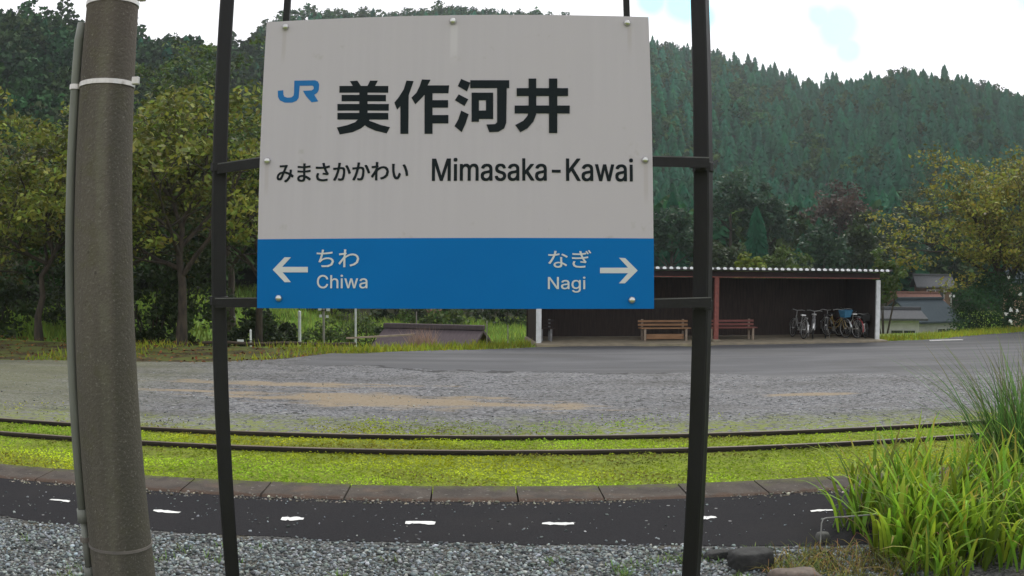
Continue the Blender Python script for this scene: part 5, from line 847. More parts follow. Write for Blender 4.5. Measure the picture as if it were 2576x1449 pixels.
rg = np.random.default_rng(5)
ced = [cedar_proto(rg, rg.uniform(7.0, 9), rg.uniform(1.9, 2.5), 130) for _ in range(6)]
brd = [broad_proto(rg, rg.uniform(7, 9.5), rg.uniform(2.4, 3.4), 40, 9, .8) for _ in range(5)]
VV, FF, TT = [[], []], [[], []], [[], []]
off = [0, 0]
ridge_pick = []
r0 = 52.0
while r0 < 345:
    pitch = 2.75
    na = int(R(86) * r0 / pitch)
    for j in range(na):
        az = -R(43) + R(86) * (j + rg.uniform(-.45, .45)) / na
        r = r0 + rg.uniform(-1.7, 1.7)
        rr, rf = float(ridge_r(az)), float(foot_r(az))
        if r < rf + 2 or r > rr + 6: continue
        deg = math.degrees(az)
        x_, y_ = r * math.sin(az), r * math.cos(az)
        mixn = float(vnoise(x_ * .03, y_ * .03, 71))
        t_ = (r - rf) / (rr - rf)
        pb = .85 if deg < -17 and t_ < .55 else (.30 if deg < -12 else .04)
        if t_ < .10: pb = .55
        if deg < -12: pb = .95
        if deg < 6 and t_ > .9: pb = .75
        if deg > 26 and t_ > .93: pb = .5
        k = 1 if rg.uniform() < pb + .15 * mixn else 0
        if rg.uniform() < .05: continue
        src = (ced, brd)[k]
        v0, f0, b0 = src[rg.integers(len(src))]
        a = rg.uniform(0, 6.28); s_ = rg.choice([.7, .85, .95, 1.05, 1.15]) * rg.uniform(.92, 1.08) * (.86 if t_ > .9 else 1)
        if t_ > .95 and rg.uniform() < .25: s_ *= .6
        if t_ > .9: s_ = (.66 if rg.uniform() < .93 else .95) * rg.uniform(.88, 1.12) if deg > -6 else s_ * .72
        c_, n_ = math.cos(a) * s_, math.sin(a) * s_
        z_ = float(hill_z(np.array(az), np.array(r))) - .6
        P = np.stack([v0[:, 0] * c_ - v0[:, 1] * n_ + x_, v0[:, 0] * n_ + v0[:, 1] * c_ + y_, v0[:, 2] * s_ + z_], 1)
        VV[k].append(P); FF[k].append(f0 + off[k]); off[k] += len(v0)
        br = rg.uniform(.72, 1.25) * (1 + .2 * mixn)
        if k == 0: tc = np.array([rg.uniform(.7, 1.15), 1, rg.uniform(.8, 1.15)])
        else: tc = np.array([rg.uniform(.6, 1.5), rg.uniform(.85, 1.15), rg.uniform(.6, 1.1)])
        TT[k].append(b0[:, None] * br * tc[None])
    r0 += pitch
M_CEDAR = tintmat('cedar_green', (.014, .082, .040), .9)
M_BROAD = tintmat('broadleaf_green', (.035, .080, .026), .85)
tag(raw('cedar_forest', np.concatenate(VV[0]), np.concatenate(FF[0]), M_CEDAR, tint=np.concatenate(TT[0])), kind='stuff')
tag(raw('broadleaf_forest', np.concatenate(VV[1]), np.concatenate(FF[1]), M_BROAD, tint=np.concatenate(TT[1])), kind='stuff')


# ------------------------------------------------------------------ single trees
def limb(rg, p, d, length, r0_, out, tips, depth, maxd, up=.15, wob=.25, nchild=4):
    pts = [np.array(p, float)]; d = np.array(d, float); d /= np.linalg.norm(d)
    n = 5
    for k in range(n):
        d = d + rg.normal(size=3) * wob * .5 + np.array([0, 0, up * .3]); d /= np.linalg.norm(d)
        pts.append(pts[-1] + d * length / n)
    rad = [r0_ * (1 - .65 * k / n) for k in range(n + 1)]
    out.append((pts, rad))
    if depth == maxd:
        tips.append((pts[2], .6)); tips.append((pts[3], .8)); tips.append((pts[4], 1.0)); tips.append((pts[-1], 1.0)); return
    for c_ in range(nchild):
        k = 1 + int((c_ + rg.uniform(.2, .9)) / nchild * (n))
        k = min(k, n)
        a = rg.normal(size=3); a -= d * a.dot(d); a /= np.linalg.norm(a)
        nd = (pts[k] - pts[k - 1]); nd /= np.linalg.norm(nd)
        nd = nd * rg.uniform(.35, .8) + a * rg.uniform(.6, 1.0); nd[2] = nd[2] * .6 + .12
        limb(rg, pts[k], nd, length * rg.uniform(.5, .72), rad[k] * .6, out, tips, depth + 1, maxd, up * .5, wob, nchild)


def leafy_tree(label, loc, H, trunk_h, spread, mat, seed, group=None, cat='tree', nlimb=7, nleaf=17, leaf=.23, cl=.36, lean=(0, 0), trunk_r=.17, name='broadleaf_tree', flat=.35, bright=1.0, bark=None, maxd=3):
    rg = np.random.default_rng(seed)
    t = thing(name, label, cat, loc, 0, group)
    out, tips = [], []
    tp = [np.array([0, 0, -.15])]
    for k in range(1, 7):
        f = k / 6
        tp.append(np.array([lean[0] * f + rg.normal() * .05 * k, lean[1] * f + rg.normal() * .04 * k, H * .80 * f]))
    out.append((tp, [trunk_r * (1.25 if k == 0 else 1) * (1 - .72 * k / 6) for k in range(7)]))
    for k in range(nlimb):
        f = trunk_h / (H * .8) + (1 - trunk_h / (H * .8)) * (k + rg.uniform(0, .8)) / nlimb
        f = min(f, .98); i = min(int(f * 6), 5); p = tp[i] + (tp[i + 1] - tp[i]) * (f * 6 - i)
        a = k * 2.4 + rg.uniform(-.5, .5); el = rg.uniform(.1, .55) + f * .6
        d = np.array([math.cos(a) * math.cos(el), math.sin(a) * math.cos(el), math.sin(el)])
        L_ = spread * (1.05 - .45 * abs(f - .45)) * rg.uniform(.75, 1.1)
        limb(rg, p, d, L_, trunk_r * (.62 - .3 * f), out, tips, 0, maxd - 1, .25, .3)
    mb = MB()
    for pts, rad in out: mb.tube(pts, rad, 6 if rad[0] > .05 else 4, cap=False)
    mb.build('trunk', bark or BARK, t, smooth=True)
    P, T = [], []
    for p, w in tips:
        n = int(nleaf * w * rg.uniform(.6, 1.4))
        q = p + rg.normal(size=(n, 3)) * np.array([cl, cl, cl * .30]) * rg.uniform(.6, 1.1)
        P.append(q); T.append(np.full(n, rg.choice([.45, .7, .95, 1.2, 1.55]) * bright))
    P = np.concatenate(P); T = np.concatenate(T)
    V, F = leaf_quads(P, leaf, rg, .5, flat)
    raw('crown', V, F, mat, t, tint=tints(T, rg, .22))
    return t


def clump_tree(label, loc, H, rad, cz, mat, seed, group=None, cat='tree', nclump=60, nleaf=70, leaf=.3, clump=.3, name='broadleaf_tree', low=-.55, trunk_r=.2, stretch=1.0):
    """a dense rounded tree: trunk, forked limbs and a crown of leaf clumps"""
    rg = np.random.default_rng(seed)
    t = thing(name, label, cat, loc, rg.uniform(0, 6), group)
    mb = MB()
    mb.tube([(0, 0, -.4), (.05, 0, cz * .5), (0, .05, cz)], [trunk_r * 1.2, trunk_r * .8, trunk_r * .4], 7)
    for k in range(6):
        a = k * 1.05 + rg.uniform(-.3, .3); z_ = cz * rg.uniform(.45, .85)
        mb.tube([(0, 0, z_), (math.cos(a) * rad[0] * .4, math.sin(a) * rad[1] * .4, z_ + rad[2] * .25), (math.cos(a) * rad[0] * .8, math.sin(a) * rad[1] * .8, z_ + rad[2] * .45)], [trunk_r * .5, trunk_r * .3, .02], 5)
    mb.build('trunk', BARK, t, smooth=True)
    P, T = crown_pts(rg, (0, 0, cz), rad, nclump, nleaf, clump, low, .5)
    V, F = leaf_quads(P, leaf, rg, .6, .3)
    raw('crown', V, F, mat, t, tint=tints(T, rg, .15))
    return t


M_LEAF_A = leafmat('cherry_leaves', (.17, .195, .036), .35)
M_LEAF_B = leafmat('autumn_leaves', (.18, .155, .03), .35)
M_LEAF_G = leafmat('grey_brown_leaves', (.115, .115, .045), .3)
M_LEAF_R = leafmat('yellowing_leaves', (.20, .20, .035), .35)
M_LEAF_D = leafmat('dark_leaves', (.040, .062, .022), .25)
M_LEAF_DB = leafmat('deep_green_leaves', (.035, .075, .040), .25)
M_LEAF_Y = leafmat('yellow_green_leaves', (.16, .20, .03), .35)
M_LEAF_P = leafmat('purplish_leaves', (.085, .060, .048), .25)
M_LEAF_M = leafmat('mid_green_leaves', (.075, .115, .028), .3)

leafy_tree('leafy olive tree at the far left, pale bare trunk low in deep shade', (-15.2, 29.0, -.87), 5.3, 2.0, 3.6, M_LEAF_A, 101, 'trees along the left of the lot', nlimb=9, lean=(.3, 0), trunk_r=.16)
leafy_tree('leafy olive tree with a mossy trunk just left of the black left post', (-9.55, 28.6, -.87), 6.9, 1.9, 3.6, M_LEAF_A, 102, 'trees along the left of the lot', nlimb=10, trunk_r=.19)
leafy_tree('tall thin olive tree seen in the gap between the left post and the nameboard', (-8.3, 34.5, -1.6), 8.2, 2.2, 3.4, M_LEAF_M, 103, 'trees along the left of the lot', nlimb=10)
leafy_tree('spreading olive tree overlapped by the left edge of the concrete pole', (-13.2, 32.6, -.9), 6.0, 2.2, 3.8, M_LEAF_G, 104, 'trees along the left of the lot', nlimb=9)
leafy_tree('browning tree at the left edge of the view, behind the pale trunk', (-20.2, 32.0, -.9), 5.0, 2.0, 4.0, M_LEAF_G, 105, 'trees along the left of the lot', nlimb=10)
leafy_tree('tall airy tree whose thin top shows against the sky right of the pole', (-15.8, 47, -1.2), 13.2, 4.0, 4.2, M_LEAF_M, 106, 'trees along the left of the lot', nlimb=12, trunk_r=.22, leaf=.24, bright=1.0)
leafy_tree('tall broad tree behind the olive trees, left of the nameboard', (-12.0, 44, -1.5), 10.0, 3.0, 4.2, M_LEAF_M, 107, 'trees along the left of the lot', nlimb=12, trunk_r=.22, leaf=.24, bright=1.0)
leafy_tree('tall dull green tree behind the concrete pole', (-20.5, 46, -1.2), 7.2, 3.0, 4.6, M_LEAF_M, 108, 'trees along the left of the lot', nlimb=12, trunk_r=.22, leaf=.2)
leafy_tree('big spreading tree with yellowing autumn leaves at the right edge, above the hedge', (25.7, 37.6, -2.2), 6.7, 2.4, 4.0, M_LEAF_R, 120, nlimb=12, trunk_r=.26, lean=(-.8, 0), leaf=.21, nleaf=26, cl=.5)
# shady undergrowth behind the left trees
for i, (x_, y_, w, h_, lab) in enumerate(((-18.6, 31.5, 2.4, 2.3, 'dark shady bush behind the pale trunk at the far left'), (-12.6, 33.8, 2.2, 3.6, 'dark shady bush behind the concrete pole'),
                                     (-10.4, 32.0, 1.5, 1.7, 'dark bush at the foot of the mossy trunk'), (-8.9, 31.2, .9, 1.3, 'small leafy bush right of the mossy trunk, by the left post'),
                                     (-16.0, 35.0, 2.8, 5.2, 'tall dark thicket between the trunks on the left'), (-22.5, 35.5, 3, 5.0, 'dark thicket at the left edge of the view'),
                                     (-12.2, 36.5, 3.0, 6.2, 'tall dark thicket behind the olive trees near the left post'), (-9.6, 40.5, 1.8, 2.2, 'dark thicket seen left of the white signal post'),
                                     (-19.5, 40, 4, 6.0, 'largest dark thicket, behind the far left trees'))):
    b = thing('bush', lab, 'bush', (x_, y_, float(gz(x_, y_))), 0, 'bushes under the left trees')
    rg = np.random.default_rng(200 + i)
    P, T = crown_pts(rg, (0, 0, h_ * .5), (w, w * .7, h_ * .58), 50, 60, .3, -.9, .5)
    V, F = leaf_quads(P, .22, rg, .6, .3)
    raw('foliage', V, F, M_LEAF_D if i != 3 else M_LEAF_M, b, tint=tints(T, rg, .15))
    mb = MB()
    for k in range(5): mb.tube([(0, 0, -.1), (w * .3 * math.cos(k * 1.3), w * .2 * math.sin(k * 1.3), h_ * .5), (w * .6 * math.cos(k * 1.3), w * .4 * math.sin(k * 1.3), h_ * .8)], [.04, .03, .01], 5)
    mb.build('stem', BARK, b)
# trees at the foot of the right hill
for i, (x_, y_, rad, cz, mat, lab) in enumerate((
        (16.7, 75, (2.4, 2.4, 2.9), 7.2, M_LEAF_DB, 'rounded dark green tree just right of the nameboard, above the shelter roof'),
        (23.4, 80, (3.2, 3.0, 3.4), 9.6, M_LEAF_DB, 'large rounded grey-green tree right of the black right post'),
        (27.6, 82, (2.6, 2.6, 3.6), 8.4, M_LEAF_DB, 'smaller dark tree leaning on the large rounded grey-green tree'),
        (36.5, 85, (4.2, 3.4, 2.8), 9.4, M_LEAF_P, 'purplish brown tree at the foot of the hill, left of the yellowing tree'),
        (28.6, 70, (2.6, 2.4, 2.8), 5.6, M_LEAF_DB, 'dark round tree low behind the middle of the shelter roof'),
        (33.4, 72, (2.8, 2.6, 3.0), 6.2, M_LEAF_D, 'dark broad tree above the right end of the shelter roof'),
        (39.5, 78, (3.2, 3, 3.2), 6.6, M_LEAF_DB, 'dark tree behind the small houses at the right'),
        (20.4, 72, (2.2, 2.2, 2.4), 4.8, M_LEAF_D, 'blackish tree hidden partly by the black right post'),
        (15.7, 50, (1.0, 1.0, 1.2), 4.6, M_LEAF_Y, 'bright yellow-green small tree peeping over the shelter roof'),
        (18.4, 52, (2.0, 1.8, 2.2), 4.2, M_LEAF_M, 'mid green bushy tree over the shelter roof beside the yellow-green one'),
        (47.5, 88, (4.4, 4, 4), 8.5, M_LEAF_D, 'dark tree behind the yellowing tree at the right edge'),
        (11.8, 82, (3.4, 3.2, 3.4), 7.4, M_LEAF_DB, 'dark tree behind the nameboard and the shelter roof'))):
    clump_tree(lab, (x_, y_, float(gz(x_, y_))), 10, rad, cz, mat, 300 + i, 'trees at the foot of the hill', nclump=70, nleaf=60, leaf=.36 if y_ > 60 else .24, clump=.27)
for i, (x_, y_, h_, lab) in enumerate(((24.6, 76, 9.5, 'slim dark conifer standing before the large grey-green tree'), (31.0, 77, 8.5, 'slim dark conifer left of the purplish tree'), (42.6, 92, 12, 'tall conifer right of the purplish tree'), (18.8, 84, 11, 'tall conifer behind the black right post'))):
    t = thing('conifer', lab, 'tree', (x_, y_, float(gz(x_, y_))), 0, 'trees at the foot of the hill')
    v0, f0, b0 = cedar_proto(np.random.default_rng(400 + i), h_, 1.7, 1500, .32)
    raw('crown', v0, f0, M_CEDAR, t, tint=np.repeat(b0[:, None], 3, 1) * .9)
    mb = MB(); mb.tube([(0, 0, -.4), (0, 0, h_ * .9)], [.18, .03], 6); mb.build('trunk', BARK, t)
b = thing('bush', 'loose green bush growing at the right end of the bicycle shelter', 'bush', (17.2, 35.0, float(gz(17.2, 35))))
rg = np.random.default_rng(77)
P, T = crown_pts(rg, (0, 0, 2.75), (1.15, 1.0, 1.2), 44, 55, .28, -.8, .4); V, F = leaf_quads(P, .17, rg, .5, .3)
raw('foliage', V, F, M_LEAF_M, b, tint=tints(T, rg, .18))
mb = MB()
for k in range(5): mb.tube([(0, 0, -.2), (.3 * math.cos(k * 1.3), .3 * math.sin(k * 1.3), 1.2), (.6 * math.cos(k * 1.3), .6 * math.sin(k * 1.3), 2.6)], [.05, .03, .01], 5)
mb.build('stem', BARK, b)

# hedge with white flowers at the right
M_PETAL = simple('white_petals', (.85, .85, .82), (.75, .76, .74), 10, .6)
hd = thing('flowering_hedge', 'dark green hedge dotted with white flowers along the right edge of the lot', 'hedge', (25.6, 37.0, float(gz(26.5, 37.2))))
rg = np.random.default_rng(78)
n = 26000
P = np.stack([rg.uniform(-3.6, 7, n), rg.normal(size=n) * .42 - .0, rg.uniform(0, 1, n) ** .8], 1)
hgt_ = 2.15 - float(gz(26.5, 37.2)) + .45 * vnoise(P[:, 0] * 1.5, 0 * P[:, 0], 79) - .8 * np.clip(-P[:, 0] - 2.0, 0, 1.5)
P[:, 2] = P[:, 2] * hgt_ * (1 - .25 * np.abs(P[:, 1]))
T = 1 + .45 * vnoise(P[:, 0] * 2.2, P[:, 2] * 3, 80)
V, F = leaf_quads(P, .15, rg, .45, .2)
raw('foliage', V, F, leafmat('hedge_leaves', (.035, .085, .035), .3), hd, tint=tints(np.clip(T, .3, 1.7), rg, .15))
C = np.stack([rg.uniform(-1.8, 6.3, 60), -1.0 - .3 * rg.uniform(size=60), rg.uniform(1.5, 3.9, 60)], 1)
C = C[:44]
C[:, 1] = -1.0 - .55 * (1 - (C[:, 2] - 1.5) / 4) - .15 * rg.uniform(size=44)
for c_ in C:
    V, F = leaf_quads(c_ + rg.normal(size=(8, 3)) * .045, .15, rg, .8, .1)
    raw('flower', V, F, M_PETAL, hd)

# ------------------------------------------------------------------ verge: weeds round the lot
def weeds(n, xr, yr, h0, h1, w, rg, prob=None, zf=gz, dz=-.01):
    C = np.stack([rg.uniform(*xr, n), rg.uniform(*yr, n)], 1)
    if prob is not None: C = C[rg.uniform(size=n) < prob(C[:, 0], C[:, 1])]
    n = len(C); z_ = zf(C[:, 0], C[:, 1]) + dz
    a = rg.uniform(0, 6.283, n); h_ = rg.uniform(h0, h1, n); ln = rg.uniform(.1, .8, n) * h_; b_ = rg.uniform(0, 6.283, n)
    ww = w * rg.uniform(.6, 1.4, n)
    p0 = np.stack([C[:, 0] - np.cos(a) * ww, C[:, 1] - np.sin(a) * ww, z_], 1)
    p1 = np.stack([C[:, 0] + np.cos(a) * ww, C[:, 1] + np.sin(a) * ww, z_], 1)
    p2 = np.stack([C[:, 0] + np.cos(b_) * ln, C[:, 1] + np.sin(b_) * ln, z_ + h_], 1)
    V = np.stack([p0, p1, p2], 1).reshape(-1, 3)
    b = np.clip(1 + .4 * vnoise(C[:, 0] * 1.2, C[:, 1] * 1.2, 91), .4, 1.6) * rg.uniform(.7, 1.3, n)
    yl = rg.uniform(.8, 1.3, n)
    return V, np.arange(3 * n).reshape(n, 3), np.repeat(np.stack([b * yl, b, b * .9], 1), 3, 0)


M_WEED = leafmat('verge_grass', (.24, .29, .03), .35, .7)
M_WEED2 = leafmat('field_grass', (.20, .31, .06), .35, .7)
rg = np.random.default_rng(90)
lb2 = lambda x_: np.interp(x_, bx, by)
V, F, T = weeds(90000, (-12, 26), (20.5, 36), .06, .28, .022, rg, lambda x_, y_: ((y_ > lb2(x_) - .05) & (y_ < lb2(x_) + np.where(x_ < -4.2, 5.5, 1.6)) & ((x_ < 1.9) | (x_ > 14.6))) * np.where(x_ < -4.2, .45 * np.clip(.4 + vnoise(x_ * .9, y_ * 1.6, 92), 0, 1.0), 1.0))
tag(raw('verge_grass', V, F, M_WEED, tint=T), kind='stuff')
V, F, T = weeds(90000, (-26, 46), (31, 72), .2, .75, .05, rg, lambda x_, y_: (y_ > lot_back(x_) + 2.0) * np.clip(.7 + .5 * vnoise(x_ * .3, y_ * .3, 93), .1, 1) * ~((x_ > 1.5) & (x_ < 15) & (y_ < 34)))
tag(raw('field_grass', V, F, M_WEED2, tint=T), kind='stuff')
# fallen leaves under the left trees
n = 3400
C = np.stack([rg.uniform(-26, -4.0, n), rg.uniform(21.2, 29, n), np.zeros(n)], 1)
C = C[(C[:, 1] > lb2(C[:, 0]) - .5 * rg.uniform(size=n) ** 3)]
C[:, 2] = -.845
V, F = leaf_quads(C, .10, rg, .6, .8)
b = rg.uniform(.5, 1.5, len(C))
T = np.repeat(np.stack([b, b * rg.uniform(.55, 1.2, len(C)), b * .7], 1), 4, 0)
tag(raw('fallen_leaves', V, F, tintmat('dry_leaves', (.15, .085, .035)), tint=T), kind='stuff')

# ------------------------------------------------------------------ bicycle shelter
SHR = math.atan2(.75, 12.2)
sh = thing('bicycle_shelter', 'long low open-fronted shelter with corrugated roof, red middle post and dark inside', 'shelter', (2.05, 28.9, -.84), SHR)
M_SAND = simple('pale_floor', (.30, .255, .18), (.22, .19, .14), 3, .9, .2, 30)
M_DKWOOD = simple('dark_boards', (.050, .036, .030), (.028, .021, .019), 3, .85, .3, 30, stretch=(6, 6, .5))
M_FASC = simple('dark_fascia', (.035, .017, .017), (.022, .012, .012), 4, .7)
M_RED = simple('faded_red_paint', (.26, .085, .065), (.18, .06, .05), 7, .65)
M_WHITE = simple('white_board', (.70, .72, .72), (.56, .58, .57), 5, .65)
M_TIN = simple('dark_roof_sheet', (.06, .06, .062), (.04, .04, .04), 2, .6, spec=.3)
Lx, Dp = 12.35, 2.6
mb = MB(); mb.box((-.05, -.55, -.05), (Lx + .05, Dp + .1, .055)); mb.build('floor_slab', M_SAND, sh, bevel=.01)
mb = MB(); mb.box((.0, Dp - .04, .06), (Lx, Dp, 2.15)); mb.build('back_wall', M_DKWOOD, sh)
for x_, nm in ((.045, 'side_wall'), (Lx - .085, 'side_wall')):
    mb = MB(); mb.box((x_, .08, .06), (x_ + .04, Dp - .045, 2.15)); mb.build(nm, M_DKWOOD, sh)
for x_ in (.0, Lx - .165):
    mb = MB(); mb.box((x_, -.02, .0), (x_ + .165, .06, 2.15)); mb.build('corner_board', M_WHITE, sh, bevel=.006)
mb = MB(); mb.box((5.98, -.0, .056), (6.13, .12, 2.22)); rp = mb.build('post', M_RED, sh, bevel=.008)
mb = MB(); mb.box((5.92, -.06, .056), (6.19, .18, .13)); mb.build('footing', M_SAND, rp, bevel=.02)
mb = MB(); mb.box((-.0, -.03, 2.225), (Lx - .05, .06, 2.40)); fb = mb.build('fascia_beam', M_FASC, sh)
mb = MB(); mb.box((-.0, -.036, 2.19), (Lx - .05, .055, 2.222)); mb.build('red_edge', M_RED, fb)
mb = MB()
for x_ in (.3, 6.0, Lx - .4):
    mb = MB(); mb.box((x_, .07, 2.16), (x_ + .09, Dp - .045, 2.26)); mb.build('rafter', M_DKWOOD, sh)
# corrugated roof: big waves, white-edged front
n = 56 * 8 + 1; pit = 12.95 / 56
us = np.linspace(-.28, 12.67, n); V = []
for yy_, zz_ in ((-.34, 2.475), (Dp + .3, 2.435)):
    for lay in (0, 1):
        for u in us:
            w = math.cos((u + .28) / pit * 2 * math.pi)
            V.append((u, yy_, zz_ + .036 * w + (.012 if lay == 0 else -.016 * max(w, -.4) - .004)))
V = np.array(V); k = np.arange(n - 1)
quad = lambda a, b_: np.stack([a * n + k, a * n + k + 1, b_ * n + k + 1, b_ * n + k], 1)
roof = raw('roof', V, [quad(0, 2), quad(3, 1), quad(1, 0), quad(2, 3)], M_TIN, sh)
# white crest caps where each wave ends
M_CAP = simple('white_sheet_edge', (.9, .92, .92), (.82, .84, .84), 20, .5)
for j in range(56):
    u = -.28 + pit * j
    poly = [(u + .058 * math.cos(a), 2.480 + .052 * math.sin(a)) for a in np.linspace(-.6, math.pi + .6, 11)]
    capm = MB(); capm.prism(poly, -.40, -.338); capm.build('wave_end', M_CAP, roof)
#(simple('white_sheet_edge', (.9, .92, .92), (.82, .84, .84), 20, .5), roof)


def world_sh(x_, y_, z_):
    c_, s_ = math.cos(SHR), math.sin(SHR)
    return (2.05 + x_ * c_ - y_ * s_, 28.9 + x_ * s_ + y_ * c_, -.84 + z_)


# benches
def bench(label, x_, y_, L_, m_seat, m_leg, panel_m=None, rz=0):
    b = thing('bench', label, 'bench', world_sh(x_, y_, .056), SHR + rz, 'benches in the shelter')
    mb = MB()
    for k in range(3): mb.box((-L_ / 2, -.42 + k * .14, .40), (L_ / 2, -.42 + k * .14 + .12, .435))
    mb.build('seat', m_seat, b)
    mb = MB()
    for z_ in ((.48, .55), (.60, .67)): mb.box((-L_ / 2, -.01, z_[0]), (L_ / 2, .02, z_[1]))
    mb.build('backrest', m_seat, b)
    for u in (-L_ / 2 + .12, L_ / 2 - .19):
        mb = MB(); mb.box((u, -.40, 0), (u + .07, -.33, .40)); mb.box((u, .022, 0), (u + .07, .07, .70)); mb.box((u + .01, -.33, .32), (u + .06, .022, .38)); mb.build('leg', m_leg, b)
    if panel_m:
        mb = MB(); mb.box((-L_ / 2 + .22, -.30, .05), (L_ / 2 - .22, -.27, .22)); mb.build('lower_board', panel_m, b)
    return b


M_ORANGE = simple('brown_wood', (.30, .165, .085), (.22, .12, .06), 4, .6, stretch=(.6, 4, 4))
M_REDW = simple('dull_red_wood', (.22, .075, .06), (.16, .055, .045), 4, .6, stretch=(.6, 4, 4))
M_LEG = simple('pale_leg_wood', (.30, .24, .18), (.22, .17, .13), 5, .7)
bench('orange plank bench with backrest and lower board, seen beneath the nameboard corner', 4.45, .95, 1.75, M_ORANGE, M_LEG, M_ORANGE)
bench('dull red plank bench with backrest, behind the red middle post', 6.85, 1.0, 1.85, M_REDW, M_LEG)
bench('short grey bench end against the left wall of the shelter', .42, 1.0, .62, M_DKWOOD, simple('grey_leg', (.25, .25, .25)))

# bicycles
M_TYRE = simple('tyre_rubber', (.025, .025, .026), (.018, .018, .018), 20, .8)
M_CHROME = simple('worn_chrome', (.62, .62, .60), (.45, .45, .44), 20, .35, metal=.8)
M_WHT = simple('white_plastic', (.80, .80, .78), (.70, .70, .68), 10, .5)
M_BLKP = simple('black_plastic', (.03, .03, .03), (.02, .02, .02), 10, .5)


def bicycle(label, x_, y_, rz, m_frame, m_fender, m_saddle, m_basket=None, lean=0.0, s_=1.0):
    b = thing('bicycle', label, 'bicycle', world_sh(x_ + .12 + (x_ - 9.4) * .06, y_, .056), SHR + rz - .28, 'bicycles parked in the shelter')
    b.rotation_euler = (lean, 0, SHR + rz - .28); b.scale = (s_, s_, s_)
    for cx_ in (-.53, .53):
        mb = MB(); mb.torus(.315, .019, (cx_, 0, .334)); w = mb.build('wheel', M_TYRE, b, smooth=True)
        mb = MB(); mb.torus(.292, .011, (cx_, 0, .334), 24, 5)
        for k in range(14):
            a = k * math.pi / 7; mb.tube([(cx_, .02 * (-1) ** k, .334), (cx_ + .29 * math.cos(a), 0, .334 + .29 * math.sin(a))], .0022, 3, False)
        mb.lathe([(.022, -.045), (.022, .045)], 8, (cx_, 0, .334), 'y')
        mb.build('rim', M_CHROME, w, smooth=True)
        mb = MB()
        pts = [(cx_ + .352 * math.cos(a), 0, .334 + .352 * math.sin(a)) for a in (np.linspace(R(20), R(195), 12) if cx_ < 0 else np.linspace(R(10), R(150), 10))]
        V, F = [], []
        for p in pts:
            for u in (-.03, -.018, .018, .03): V.append((p[0], u, p[2] + (.0 if abs(u) < .02 else -.012)))
        for i in range(len(pts) - 1):
            for k in range(3): F.append((i * 4 + k, i * 4 + k + 1, i * 4 + 5 + k, i * 4 + 4 + k))
        mb.add(V, F); mb.build('mudguard', m_fender, b)
    mb = MB()
    bb, st, hd_, hl = (-.08, 0, .29), (-.22, 0, .74), (.34, 0, .80), (.37, 0, .70)
    mb.tube([bb, st], .016, 8); mb.tube([hl, (.16, 0, .42), bb], .020, 8); mb.tube([hd_, hl], .022, 8)
    mb.tube([(-.16, 0, .56), (.10, 0, .52), (.355, 0, .76)], .014, 8)
    for s in (-1, 1):
        mb.tube([(st[0], s * .02, .70), (-.53, s * .06, .334)], .009, 6); mb.tube([(bb[0], s * .03, .29), (-.53, s * .06, .334)], .010, 6)
        mb.tube([(.38, s * .045, .69), (.44, s * .055, .55), (.53, s * .055, .334)], .011, 6)
    mb.build('frame', m_frame, b, smooth=True)
    mb = MB(); mb.lathe([(.09, -.006), (.09, .006)], 16, (-.08, -.05, .29), 'y'); mb.tube([(-.08, -.07, .29), (.06, -.08, .18)], .010, 6); mb.tube([(-.08, .07, .29), (-.22, .08, .40)], .010, 6)
    mb.tube([(-.08, -.075, .29), (-.08, .075, .29)], .015, 6); ck = mb.build('crank', M_CHROME, b)
    for q in (((.02, -.15, .17), (.10, -.08, .19)), ((-.26, .08, .39), (-.18, .15, .41))):
        mb = MB(); mb.box(*q); mb.build('pedal', M_BLKP, ck)
    mb = MB()
    mb.prism([(-.36, -.06), (-.35, -.085), (-.30, -.09), (-.20, -.045), (-.09, -.022), (-.09, .022), (-.20, .045), (-.30, .09), (-.35, .085), (-.36, .06)], .80, .855, lambda u, d, v_: (u, v_, d))
    sd = mb.build('saddle', m_saddle, b, bevel=.012); mb = MB(); mb.tube([(-.215, 0, .72), (-.235, 0, .81)], .013, 7); mb.build('seat_post', M_CHROME, sd)
    mb = MB()
    mb.tube([(.34, 0, .78), (.33, 0, .96)], .012, 7)
    mb.tube([(.10, -.28, .98), (.20, -.27, .985), (.30, -.17, 1.0), (.36, 0, .97), (.30, .17, 1.0), (.20, .27, .985), (.10, .28, .98)], .011, 7)
    hb = mb.build('handlebar', M_CHROME, b, smooth=True)
    for s in (-1, 1):
        mb = MB(); mb.tube([(.09, s * .28, .98), (.20, s * .272, .985)], .017, 7); mb.build('grip', M_BLKP, hb)
    mb = MB(); mb.box((-.62, -.06, .735), (-.28, .06, .75)); mb.tube([(-.58, .05, .735), (-.53, .06, .36)], .006, 5); mb.tube([(-.58, -.05, .735), (-.53, -.06, .36)], .006, 5); mb.build('rear_rack', M_CHROME, b)
    mb = MB(); mb.tube([(-.50, -.09, .33), (-.42, -.16, .02)], .009, 6); mb.build('kickstand', M_CHROME, b)
    if m_basket:
        V = [(.42, -.14, .72), (.66, -.14, .72), (.66, .14, .72), (.42, .14, .72), (.38, -.19, .97), (.74, -.19, .97), (.74, .19, .97), (.38, .19, .97)]
        mb = MB(); mb.add(V, [(0, 3, 2, 1), (0, 1, 5, 4), (1, 2, 6, 5), (2, 3, 7, 6), (3, 0, 4, 7)]); mb.build('basket', m_basket, b)
    mb = MB(); mb.lathe([(.024, 0), (.024, .012), (.015, .018)], 10, (0, 0, 0), 'x'); mb.V = [(p[0] * -1 - .885, p[1], p[2] + .50) for p in mb.V]; mb.build('reflector', M_WHT, b)
    return b


